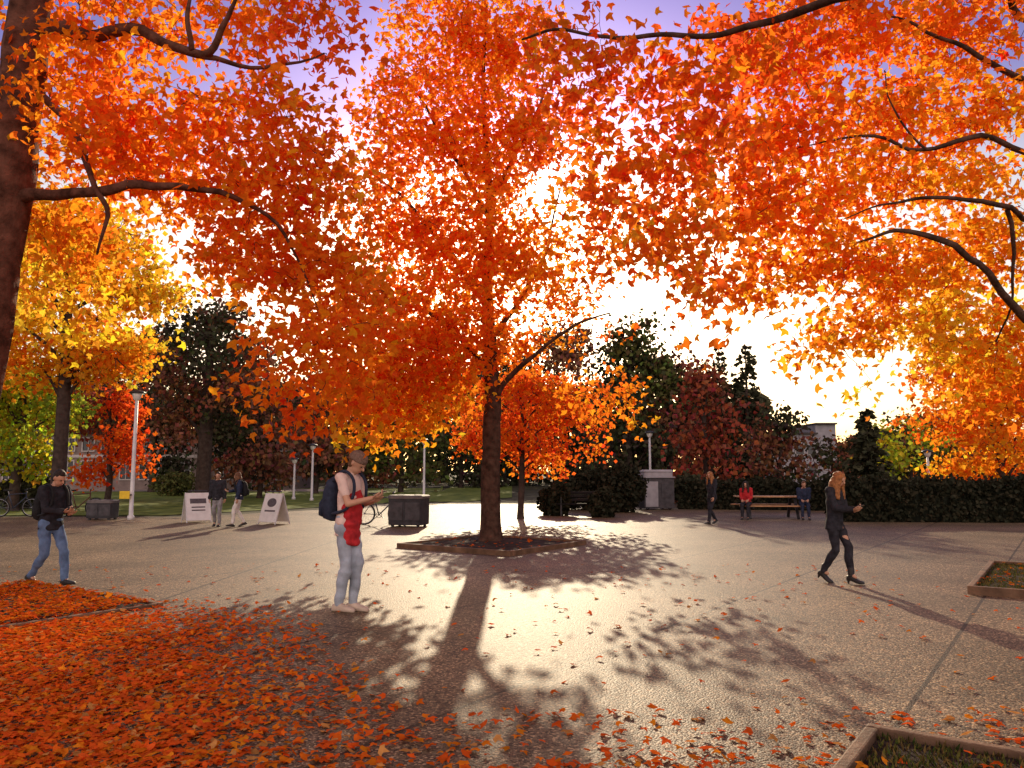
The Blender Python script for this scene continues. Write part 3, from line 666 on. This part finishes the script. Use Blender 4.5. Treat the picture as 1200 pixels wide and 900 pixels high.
# ------------------------------------------------------------------ shrubs and hedges
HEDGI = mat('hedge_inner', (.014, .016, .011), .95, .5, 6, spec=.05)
def hedge(label, x0, y0, x1, y1, h, w, pal, n):
    a = V((x0, y0, 0)); b = V((x1, y1, 0)); d = (b-a); L = d.length; rz = math.atan2(d.y, d.x)
    root = thing('hedge', label, 'hedge', (a+b)/2, rz)
    g = Geo(); nx = int(L/.35); rings = []
    for i in range(nx+1):
        x = -L/2+L*i/nx; hh = h*(.88+.12*noise.noise(V((x*.8, h, 0)))); ww = w*.44*(1+.15*noise.noise(V((x, 3, h))))
        rings.append([V((x, -ww, 0)), V((x, -ww*1.05, hh*.5)), V((x, -ww*.85, hh)), V((x, ww*.85, hh)), V((x, ww*1.05, hh*.5)), V((x, ww, 0))])
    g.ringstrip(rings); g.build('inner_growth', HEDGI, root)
    C = np.zeros((n, 3)); C[:, 0] = rng.uniform(-L/2, L/2, n); top = rng.random(n) < .4
    hv = np.array([h*(.95+.16*noise.noise(V((q*.8, h, 0)))) for q in C[:, 0]])
    C[:, 1] = np.where(top, rng.uniform(-w/2, w/2, n), np.where(rng.random(n) < .8, -w/2, w/2)+rng.normal(0, .05, n)); C[:, 2] = np.where(top, hv*(.93+.1*rng.random(n))+rng.normal(0, .07, n), rng.uniform(.05, 1, n)*hv)
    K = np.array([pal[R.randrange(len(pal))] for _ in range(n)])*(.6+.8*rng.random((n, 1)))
    leaves('foliage', C, .10+.08*rng.random(n), K, LEAFD, root, 'kite', 'hang')
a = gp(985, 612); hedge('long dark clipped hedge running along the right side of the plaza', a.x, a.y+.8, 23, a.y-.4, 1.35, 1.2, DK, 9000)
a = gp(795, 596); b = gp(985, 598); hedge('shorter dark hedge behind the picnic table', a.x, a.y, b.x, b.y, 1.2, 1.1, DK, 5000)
def shrub(label, px, py, hw, h, pal, n):
    root = thing('shrub', label, 'shrub', gp(px, py)); g = Geo()
    for i in range(6):
        a = i*1.05; g.tube([(0, 0, -.03), (math.cos(a)*hw*.3, math.sin(a)*hw*.3, h*.45), (math.cos(a)*hw*.6, math.sin(a)*hw*.6, h*.8)], [.03, .02, .006], 5)
    g.build('stems', BARKF, root)
    u = rng.normal(size=(n, 3)); u /= np.linalg.norm(u, axis=1, keepdims=True); u *= rng.random((n, 1))**.4
    f = np.array([noise.noise(V(q)*2.2) for q in u]); u *= (1+.35*f[:, None]); C = u*np.array([hw, hw, h*.5])+np.array([0, 0, h*.52])
    C[:, 2] = np.maximum(C[:, 2], .05)
    K = np.array([pal[R.randrange(len(pal))] for _ in range(n)])*(.6+.8*rng.random((n, 1)))
    leaves('foliage', C, .12+.1*rng.random(n), K, LEAFD, root, 'kite', 'hang')
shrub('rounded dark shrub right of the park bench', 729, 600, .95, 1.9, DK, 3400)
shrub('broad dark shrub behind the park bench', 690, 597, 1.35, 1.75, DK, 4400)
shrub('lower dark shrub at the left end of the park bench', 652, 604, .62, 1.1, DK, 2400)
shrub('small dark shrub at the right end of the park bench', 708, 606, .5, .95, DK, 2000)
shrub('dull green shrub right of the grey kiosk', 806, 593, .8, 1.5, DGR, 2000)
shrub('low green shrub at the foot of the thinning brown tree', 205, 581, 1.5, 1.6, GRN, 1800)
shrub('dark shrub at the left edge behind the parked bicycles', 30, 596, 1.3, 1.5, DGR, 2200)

# ------------------------------------------------------------------ ground
def poly(name, pts, z, m, label, cat):
    me = bpy.data.meshes.new(name); me.from_pydata([(p[0], p[1], z) for p in pts], [], [tuple(range(len(pts)))]); me.update(); me.materials.append(m)
    if me.polygons[0].normal.z < 0: me.flip_normals()
    return tag(link(name, me), label, cat, None, 'structure')
def plazamat():
    m, nt, out = newmat('exposed_aggregate'); L = nt.links.new
    p = N(nt, 'ShaderNodeBsdfPrincipled'); L(p.outputs[0], out.inputs[0])
    ge = N(nt, 'ShaderNodeNewGeometry'); pos = ge.outputs['Position']
    vo = N(nt, 'ShaderNodeTexVoronoi'); vo.inputs['Scale'].default_value = 66; L(pos, vo.inputs['Vector'])
    sx = N(nt, 'ShaderNodeSeparateColor'); L(vo.outputs['Color'], sx.inputs[0])
    rp = N(nt, 'ShaderNodeValToRGB'); L(sx.outputs[0], rp.inputs[0]); e = rp.color_ramp.elements
    e[0].color = (.040, .028, .020, 1); e[1].color = (.58, .40, .22, 1); x = e.new(.40); x.color = (.128, .088, .054, 1); x = e.new(.8); x.color = (.215, .148, .086, 1)
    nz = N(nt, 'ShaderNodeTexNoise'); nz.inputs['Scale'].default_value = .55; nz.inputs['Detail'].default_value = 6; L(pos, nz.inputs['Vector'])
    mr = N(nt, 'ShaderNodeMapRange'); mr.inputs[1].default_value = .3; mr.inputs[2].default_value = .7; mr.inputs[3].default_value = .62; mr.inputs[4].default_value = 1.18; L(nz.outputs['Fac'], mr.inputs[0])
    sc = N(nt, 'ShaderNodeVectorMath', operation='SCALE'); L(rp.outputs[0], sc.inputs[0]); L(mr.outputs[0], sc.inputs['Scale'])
    last = None
    for n, off, sp_, w in (((.82, -.573, 0), 3.54, 2.53, .018), ((.573, .82, 0), -.9, 5.06, .012), ((1, -.035, 0), 4.79, 300, .024)):
        d = N(nt, 'ShaderNodeVectorMath', operation='DOT_PRODUCT'); L(pos, d.inputs[0]); d.inputs[1].default_value = n
        a = N(nt, 'ShaderNodeMath', operation='MULTIPLY_ADD'); L(d.outputs['Value'], a.inputs[0]); a.inputs[1].default_value = 1/sp_; a.inputs[2].default_value = off/sp_+.5+(50 if sp_ < 100 else 1)
        f = N(nt, 'ShaderNodeMath', operation='FRACT'); L(a.outputs[0], f.inputs[0])
        s_ = N(nt, 'ShaderNodeMath', operation='SUBTRACT'); L(f.outputs[0], s_.inputs[0]); s_.inputs[1].default_value = .5
        b = N(nt, 'ShaderNodeMath', operation='ABSOLUTE'); L(s_.outputs[0], b.inputs[0])
        c = N(nt, 'ShaderNodeMath', operation='LESS_THAN'); L(b.outputs[0], c.inputs[0]); c.inputs[1].default_value = w/sp_
        if last is None: last = c
        else:
            mx = N(nt, 'ShaderNodeMath', operation='MAXIMUM'); L(last.outputs[0], mx.inputs[0]); L(c.outputs[0], mx.inputs[1]); last = mx
    mk = N(nt, 'ShaderNodeMath', operation='MULTIPLY'); L(last.outputs[0], mk.inputs[0]); mk.inputs[1].default_value = .85
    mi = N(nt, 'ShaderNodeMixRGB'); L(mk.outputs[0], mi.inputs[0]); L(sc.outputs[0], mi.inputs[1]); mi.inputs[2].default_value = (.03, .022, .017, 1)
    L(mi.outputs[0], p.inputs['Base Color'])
    inv = N(nt, 'ShaderNodeMath', operation='SUBTRACT'); inv.inputs[0].default_value = 1; L(vo.outputs['Distance'], inv.inputs[1])
    bp = N(nt, 'ShaderNodeBump'); bp.inputs['Strength'].default_value = .7; bp.inputs['Distance'].default_value = .007; L(inv.outputs[0], bp.inputs['Height']); L(bp.outputs[0], p.inputs['Normal'])
    p.inputs['Roughness'].default_value = .60; p.inputs['Specular IOR Level'].default_value = .16
    p.inputs['Specular Tint'].default_value = (1, .82, .58, 1)
    return m
PLZ = plazamat()
GRASSM = mat('lawn', (.08, .14, .03), .95, .35, 1.2, .8, 14, .1, col2=(.17, .19, .035), detail=8)
GRDM = mat('ground_cover', (.06, .055, .03), .95, .4, .5, .5, 8, .1)
PATHM = mat('path_paving', (.36, .28, .22), .8, .2, 2, .2, 30, .2)
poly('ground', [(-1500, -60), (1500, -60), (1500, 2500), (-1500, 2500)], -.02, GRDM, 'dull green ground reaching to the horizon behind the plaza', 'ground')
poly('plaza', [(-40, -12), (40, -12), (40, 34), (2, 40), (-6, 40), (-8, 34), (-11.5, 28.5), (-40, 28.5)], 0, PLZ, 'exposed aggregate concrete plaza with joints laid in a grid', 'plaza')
poly('lawn', [gp(-900, 604), gp(190, 604), gp(420, 592), gp(510, 584), gp(520, 572), gp(-900, 572)], .006, GRASSM, 'sunlit green lawn behind the two sandwich boards', 'lawn')
poly('lawn', [gp(490, 588), gp(545, 588), gp(600, 583), gp(600, 570), gp(530, 570)], .010, GRASSM, 'small lawn patch behind the recycling bin', 'lawn')
poly('path', [gp(400, 573), gp(410, 576), gp(-500, 576), gp(-500, 573)], .012, PATHM, 'thin pale path crossing the far lawn', 'path')

# ---- planters
def planter(label, c, side, grass=0, litter=0, h=.13):
    rz = math.atan2(-.573, .82); root = thing('tree_planter', label, 'tree planter', (c[0], c[1], 0), rz)
    w = .075; s2 = side/2
    for i in range(4):
        M = Matrix.Rotation(i*math.pi/2, 3, 'Z'); g = Geo(); g.box(M @ V((0, -s2+w/2, h/2-.01)), (side-2*w*(i % 2)-.004, w, h+.02-.004*(i % 2)), i*math.pi/2); g.build('edging', WOOD, root, bevel=.012)
    g = Geo(); n = 26; q = side-2*w-.01; zb = h*.55
    for i in range(n+1):
        for j in range(n+1):
            x = -q/2+q*i/n; y = -q/2+q*j/n; g.v.append((x, y, zb+.2*h*noise.noise(V((x*2.5, y*2.5, c[0])))+.05*math.exp(-(x*x+y*y)*1.2)))
    for i in range(n):
        for j in range(n): k = i*(n+1)+j; g.f.append((k, k+n+1, k+n+2, k+1))
    g.build('soil', SOIL, root, True)
    if grass:
        C = np.zeros((grass, 3)); C[:, :2] = rng.uniform(-q/2, q/2, (grass, 2)); C[:, 2] = zb-.01
        K = np.array([[(.05, .07, .018), (.10, .09, .025), (.14, .09, .035)][R.randrange(3)] for _ in range(grass)])
        o = leaves('grass', C, .025+.035*rng.random(grass), K, LEAFG, root, 'needle', 'up'); o['kind'] = 'stuff'
    if litter:
        C = np.zeros((litter, 3)); C[:, :2] = rng.uniform(-q/2, q/2, (litter, 2)); C[:, 2] = zb+.04+.02*rng.random(litter)
        K = np.array([(ORG+RED)[R.randrange(6)] for _ in range(litter)])*(.45+.45*rng.random((litter, 1)))
        o = leaves('leaf_litter', C, .045+.04*rng.random(litter), K, LEAFG, root, 'maple', 'flat'); o['kind'] = 'stuff'
planter('square timber edged bed around the central maple trunk', (-.40, 17.5), 2.95, 0, 90, .10)
planter('timber edged grassy bed cut off by the right edge of the frame', (8.6, 11.2), 3.7, 12000, 260, .11)
planter('timber edged bed in the bottom right corner', (2.56, 2.8), 3.2, 16000, 160, .10)
planter('leaf buried timber edged bed at the left edge', (-6.5, 9.4), 3.3, 0, 4600, .045)

# ---- fallen leaves
def litter():
    C = []; K = []; S = []
    for n in range(160000):
        x = R.uniform(-8.5, 6); y = R.uniform(3.5, 14)
        xl = -3.3+(9-y)*.50; s = xl-x              # drifts gather at the left
        w = max(0, min(1, (s+1.3)/2.6))**1.6
        if y > 8.6: w *= max(0, 1-(y-8.6)/1.6)
        if y < 5.7: w = max(w, .17*(1+1.2*noise.noise(V((x*1.3, y*1.3, 0))))*min(1, (5.7-y)/.9))
        w *= .40+1.2*max(0, noise.noise(V((x*.9, y*.9, 5)))*.6+.5)
        w = min(w, .9)
        w = max(w, .004)
        if R.random() > w: continue
        C.append((x, y, .006+.024*R.random())); S.append(R.uniform(.042, .08))
        c = (RED+ORG+RED+[(.80, .36, .10)])[R.randrange(10)]; k = R.uniform(.62, 1.0); K.append([v*k for v in c])
    o = leaves('fallen_leaves', np.array(C), np.array(S), np.array(K), LEAFG, None, 'maple', 'flat')
    tag(o, 'red and orange fallen leaves drifted over the paving, thickest at lower left', 'fallen leaves', None, 'stuff')
litter()

# ------------------------------------------------------------------ street furniture
def lamp(label, px, d, top, polem=POLEW):
    base = at(px, 552, d); base.z = 0; h = at(px, top, d).z
    r = thing('lamp_post', label, 'lamp post', base, 0, 'lamp posts around the plaza')
    Geo().lathe((0, 0, 0), [(.11, -.02), (.11, .12), (.07, .16), (.062, h*.5), (.05, h-.36)]).build('pole', polem, r, True)
    Geo().lathe((0, 0, h-.36), [(.05, 0), (.10, .03), (.15, .16), (.16, .24)]).build('lamp_glass', LAMPG, r, True)
    Geo().lathe((0, 0, h-.12), [(.16, 0), (.26, .01), (.24, .06), (.08, .115), (.02, .12)]).build('cap', DARKM, r, True)
lamp('white lamp post with a flat capped head at the left edge of the lawn', 156, 26.9, 457)
lamp('distant lamp post rising behind the grey kiosk', 762, 42, 505)
lamp('distant lamp post behind the recycling bin', 497, 45, 514)
lamp('faint lamp post on the far lawn, left of the standing person', 366, 44, 520)
lamp('faint shorter lamp post on the far lawn near the building end', 345, 46, 536)
lamp('distant pale lamp post above the hedge at right', 1088, 38, 527)
p = at(146, 580, 26.7); r = thing('notice_sign', 'small yellow notice fixed to the left lamp post', 'sign', (p.x, p.y, p.z))
Geo().box((0, 0, 0), (.34, .02, .26)).build('panel', YELL, r, bevel=.006)
Geo().box((.17, .04, 0), (.08, .06, .05)).build('clamp', DARKM, r)

def aboard(label, px, py, rz, mark):
    r = thing('sandwich_board', label, 'sandwich board', gp(px, py), rz); H_ = .98; w = .72; t = math.radians(17)
    for s_ in (-1, 1):
        M = Matrix.Translation((0, s_*.29, 0)) @ Matrix.Rotation(s_*t, 4, 'X')
        g = Geo(); g.box((0, 0, H_/2+.03), (w, .025, H_-.08)); g.v = [tuple(M @ V(q)) for q in g.v]; pn = g.build('panel', BOARDW, r, bevel=.006)
        for sx in (-1, 1):
            g = Geo(); g.box((sx*(w/2+.012), 0, H_/2), (.028, .035, H_)); g.v = [tuple(M @ V(q)) for q in g.v]; g.build('rail', POLEW, r, bevel=.005)
        g = Geo()
        yy = s_*.0155
        if mark:
            g.ringstrip([[V((.2*math.cos(a)*k, yy+s_*o, .68+.14*math.sin(a)*k)) for a in [j*6.283/20 for j in range(20)]] for k, o in ((1, -.002), (1, .001))])
            g.box((0, yy, .42), (.46, .003, .05))
        else:
            g.box((0, yy, .70), (.5, .003, .16)); g.box((0, yy, .50), (.42, .003, .04)); g.box((0, yy, .40), (.42, .003, .04))
        g.v = [tuple(M @ V(q)) for q in g.v]; g.build('print', BOARDK, pn)
    Geo().tube([(-.3, 0, .985), (.3, 0, .985)], [.02, .02], 8).build('hinge', DARKM, r)
aboard('white sandwich board left of the two distant people', 230, 612, math.radians(38), False)
aboard('white sandwich board right of the two distant people', 321, 614, math.radians(-32), True)

def bin_(label, px, py, w, d, h, rz=0):
    r = thing('recycling_bin', label, 'bin', gp(px, py), rz)
    g = Geo(); g.loft([(V((0, 0, z)), V((w/2*k, 0, 0)), V((0, d/2*k, 0))) for z, k in ((.06, .96), (.08, .99), (h-.12, 1), (h-.1, .98))], 24, .22); g.build('body', BINM, r)
    g = Geo(); g.loft([(V((0, 0, z)), V((w/2*k, 0, 0)), V((0, d/2*k, 0))) for z, k in ((h-.098, 1.03), (h-.03, 1.03), (h, .95))], 24, .22); g.build('lid', BINL, r)
    for k in (-.25, .25):
        Geo().lathe((k*w, 0, h), [(.11, .002), (.11, .012), (.085, .014)]).build('opening', DARKM, r)
        for sy in (-1, 1): Geo().box((k*1.5*w, sy*d*.35, .03), (.07, .07, .06)).build('foot', DARKM, r)
        Geo().box((k*w, -d/2-.006, h*.5), (w*.42, .012, h*.55)).build('door', KIOD, r, bevel=.004)
bin_('large dark recycling bin beside the standing person', 479, 617, 1.05, .8, .92, math.radians(-14))
bin_('low dark bin near the left lamp post', 120, 609, .85, .6, .66)

def kiosk():
    r = thing('kiosk', 'grey box kiosk cart in front of the dark trees', 'kiosk', gp(768, 597), math.radians(12))
    Geo().box((0, 0, .70), (1.35, .95, 1.26)).build('cabinet', KIOD, r, bevel=.02)
    Geo().box((-.34, -.49, .66), (.56, .02, 1.05)).build('panel', KIOW, r, bevel=.006)
    Geo().box((.34, -.49, .80), (.48, .02, .6)).build('panel', KIOD, r, bevel=.006)
    Geo().box((0, -.02, 1.36), (1.42, 1.02, .05)).build('counter', KIOW, r, bevel=.012)
    g = Geo(); g.loft([(V((0, 0, z)), V((.70*k, 0, 0)), V((0, .5*k, 0))) for z, k in ((1.388, .95), (1.55, .95), (1.60, 1), (1.68, .92))], 24, .25); g.build('roof', KIOW, r)
    for sx in (-.5, .5):
        w = Geo(); w.torus((sx, -.38, .09), (1, 0, 0), (0, 0, 1), .065, .025, 16, 6); w.build('wheel', TYRE, r, True)
        w = Geo(); w.torus((sx, .38, .09), (1, 0, 0), (0, 0, 1), .065, .025, 16, 6); w.build('wheel', TYRE, r, True)
kiosk()
def bench(label, px, py, rz):
    r = thing('park_bench', label, 'bench', gp(px, py), rz)
    g = Geo()
    for k in range(4): g.box((0, -.18+.115*k, .44), (1.7, .1, .035))
    g.build('seat', BENCHM, r, bevel=.006)
    g = Geo()
    for k in range(3): g.box((0, .25+.03*k, .58+.13*k), (1.7, .03, .1), 0, -.2)
    g.build('backrest', BENCHM, r, bevel=.006)
    for sx in (-.68, .68):
        Geo().box((sx, -.16, .21), (.06, .05, .42)).build('leg', DARKM, r); Geo().box((sx, .24, .40), (.06, .05, .80), 0, -.12).build('leg', DARKM, r)
        Geo().tube([(sx, -.2, .45), (sx, -.2, .66), (sx, .22, .66)], [.018]*3, 8).build('armrest', DARKM, r)
    return r
bench('dark slatted park bench among dark shrubs by the small orange maple', 680, 605, math.radians(-6))

def bicycle(label, loc, rz, pm, tilt=.1):
    r = thing('bicycle', label, 'bicycle', loc, rz); r.rotation_euler = (tilt, 0, rz)
    X = V((1, 0, 0)); Z = V((0, 0, 1)); RW = .32
    for x in (-.52, .52):
        w = Geo(); w.torus((x, 0, RW+.02), X, Z, RW-.0, .02, 32, 8); wh = w.build('wheel', TYRE, r, True)
        w = Geo(); w.torus((x, 0, RW+.02), X, Z, RW-.028, .009, 32, 6); w.build('rim', RIM, wh, True)
        w = Geo()
        for k in range(14):
            a = k*math.pi/7; w.tube([(x, 0, RW+.02), (x+math.cos(a)*(RW-.03), 0, RW+.02+math.sin(a)*(RW-.03))], [.002, .002], 4)
        w.capsule((x, -.04, RW+.02), (x, .04, RW+.02), .018, .018, 8); w.build('spokes', RIM, wh)
    bb = V((-.08, 0, .30)); st = V((-.22, 0, .80)); hd = V((.34, 0, .84)); rx = V((-.52, 0, .34)); fx = V((.52, 0, .34))
    g = Geo()
    for a, b, q in ((bb, st, .017), (st, hd, .016), (bb, hd-Z*.12, .019), (bb, rx, .011), (st, rx, .010)): g.tube([a, b], [q, q], 8)
    g.build('frame', pm, r, True)
    Geo().tube([hd+Z*.06, hd-Z*.14, V((.42, 0, .55)), fx], [.018, .018, .014, .01], 8, 3).build('fork', pm, r, True)
    Geo().tube([(.36, -.27, .98), (.40, -.12, 1.0), (.33, 0, .97), (.40, .12, 1.0), (.36, .27, .98)], [.012]*5, 8, 3).build('handlebar', DARKM, r, True)
    Geo().tube([hd+Z*.05, (.33, 0, .97)], [.014, .014], 8).build('stem', DARKM, r)
    Geo().tube([st, st+V((-.03, 0, .12))], [.013, .013], 8).build('seat_post', RIM, r)
    g = Geo(); g.loft([(V((x, 0, .945)), V((0, w, 0)), V((0, 0, .025))) for x, w in ((-.40, .03), (-.36, .075), (-.28, .06), (-.15, .022), (-.11, .012))], 12); g.build('saddle', TYRE, r, True)
    w = Geo(); w.torus(bb, X, Z, .085, .008, 20, 6); w.build('chainring', DARKM, r, True)
    for s_ in (-1, 1): Geo().tube([bb+V((0, s_*.05, 0)), bb+V((s_*.12, s_*.07, -.1)), bb+V((s_*.12, s_*.14, -.1))], [.01]*3, 6).build('crank', DARKM, r)
bicycle('dark bicycle leaning behind the large recycling bin', gp(447, 615), math.radians(6), BIKEB)
bicycle('dark red bicycle parked left of the low bin', gp(92, 606), math.radians(24), BIKER)
bicycle('dark bicycle parked at the far left edge', gp(18, 606), math.radians(12), BIKEB)

# ------------------------------------------------------------------ buildings
def building_left():
    d = 72; a = at(-160, 552, d); b = at(342, 552, d); w = b.x-a.x; c = (a.x+b.x)/2
    r = thing('long_building', 'long low building with a row of pale framed windows behind the left trees', 'building', (c, d+5, 0))
    H_ = 5.0
    Geo().box((0, 0, H_/2), (w, 10, H_)).build('wall', WALLB, r)
    Geo().box((0, -.3, H_+.17), (w+1.2, 11.2, .34)).build('roof', ROOFM, r)
    Geo().box((0, -5.06, 2.95), (w, .1, .25)).build('band', FRAMEW, r)
    n = 22
    for i in range(n):
        x = -w/2+w*(i+.5)/n
        for z, h in ((1.7, 1.7), (4.0, 1.2)):
            f = Geo()
            ww = w/n*.62
            f.box((x-ww/2, -5.05, z), (.1, .14, h+.1)); f.box((x+ww/2, -5.05, z), (.1, .14, h+.1)); f.box((x, -5.05, z+h/2), (ww-.104, .14, .1)); f.box((x, -5.05, z-h/2), (ww-.104, .14, .1)); f.box((x, -5.04, z), (.06, .1, h-.104))
            fo = f.build('window', FRAMEW, r); Geo().box((x, -5.012, z), (ww-.1, .04, h-.1)).build('pane', GLASSM, fo)
building_left()
def building_right():
    d = 95; a = at(905, 552, d); b = at(985, 552, d); w = b.x-a.x; c = (a.x+b.x)/2
    r = thing('campus_building', 'pale stepped building glimpsed far off left of the small conifer', 'building', (c, d+5, 0))
    Geo().box((-w*.15, 0, 3.0), (w*.7, 9, 6.0)).build('wall', WALLC, r); Geo().box((w*.355, 0, 3.6), (w*.3, 8, 7.2)).build('tower', WALLC, r)
    Geo().box((-w*.15, -.1, 6.11), (w*.7, 9.6, .2)).build('roof', ROOFM, r); Geo().box((w*.355, -.1, 7.31), (w*.32, 8.6, .2)).build('roof', ROOFM, r)
    for z in (1.6, 4.2):
        for i in range(4):
            x = -w*.5+w*.7*(i+.5)/4
            f = Geo().box((x, -4.53, z), (1.1, .1, 1.3)).build('window', FRAMEW, r); Geo().box((x, -4.585, z), (.95, .03, 1.15)).build('pane', GLASSM, f)
building_right()

# ------------------------------------------------------------------ light
sl = bpy.data.lights.new('sun', 'SUN'); sl.energy = 5; sl.angle = math.radians(.5); sl.color = (1, .82, .56)
so = bpy.data.objects.new('sun', sl); COL.objects.link(so); so.rotation_euler = (-SD).to_track_quat('-Z', 'Y').to_euler(); so.location = (0, 40, 30)
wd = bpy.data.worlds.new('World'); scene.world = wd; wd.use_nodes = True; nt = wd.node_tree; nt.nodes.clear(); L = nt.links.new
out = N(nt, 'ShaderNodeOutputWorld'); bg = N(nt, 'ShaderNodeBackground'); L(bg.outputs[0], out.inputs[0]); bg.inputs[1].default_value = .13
sk = N(nt, 'ShaderNodeTexSky'); sk.sky_type = 'NISHITA'; sk.sun_disc = False; sk.sun_elevation = EL; sk.sun_rotation = AZ; sk.dust_density = 2.0; sk.air_density = 1.0
tc = N(nt, 'ShaderNodeTexCoord'); sp = N(nt, 'ShaderNodeSeparateXYZ'); L(tc.outputs['Generated'], sp.inputs[0])
rp = N(nt, 'ShaderNodeValToRGB'); L(sp.outputs[2], rp.inputs[0]); e = rp.color_ramp.elements
e[0].position = 0; e[0].color = (1, .92, .82, 1); e[1].position = 1; e[1].color = (.75, .68, .95, 1)
for pos, c in ((.30, (1, .92, .92, 1)), (.42, (.46, .40, .78, 1)), (.54, (.30, .27, .66, 1)), (.75, (.5, .45, .8, 1))):
    x = e.new(pos); x.color = c
mu = N(nt, 'ShaderNodeMixRGB', blend_type='MULTIPLY'); mu.inputs[0].default_value = 1; L(sk.outputs[0], mu.inputs[1]); L(rp.outputs[0], mu.inputs[2])
# added warm fill glow in the unseen half of the sky behind the viewer
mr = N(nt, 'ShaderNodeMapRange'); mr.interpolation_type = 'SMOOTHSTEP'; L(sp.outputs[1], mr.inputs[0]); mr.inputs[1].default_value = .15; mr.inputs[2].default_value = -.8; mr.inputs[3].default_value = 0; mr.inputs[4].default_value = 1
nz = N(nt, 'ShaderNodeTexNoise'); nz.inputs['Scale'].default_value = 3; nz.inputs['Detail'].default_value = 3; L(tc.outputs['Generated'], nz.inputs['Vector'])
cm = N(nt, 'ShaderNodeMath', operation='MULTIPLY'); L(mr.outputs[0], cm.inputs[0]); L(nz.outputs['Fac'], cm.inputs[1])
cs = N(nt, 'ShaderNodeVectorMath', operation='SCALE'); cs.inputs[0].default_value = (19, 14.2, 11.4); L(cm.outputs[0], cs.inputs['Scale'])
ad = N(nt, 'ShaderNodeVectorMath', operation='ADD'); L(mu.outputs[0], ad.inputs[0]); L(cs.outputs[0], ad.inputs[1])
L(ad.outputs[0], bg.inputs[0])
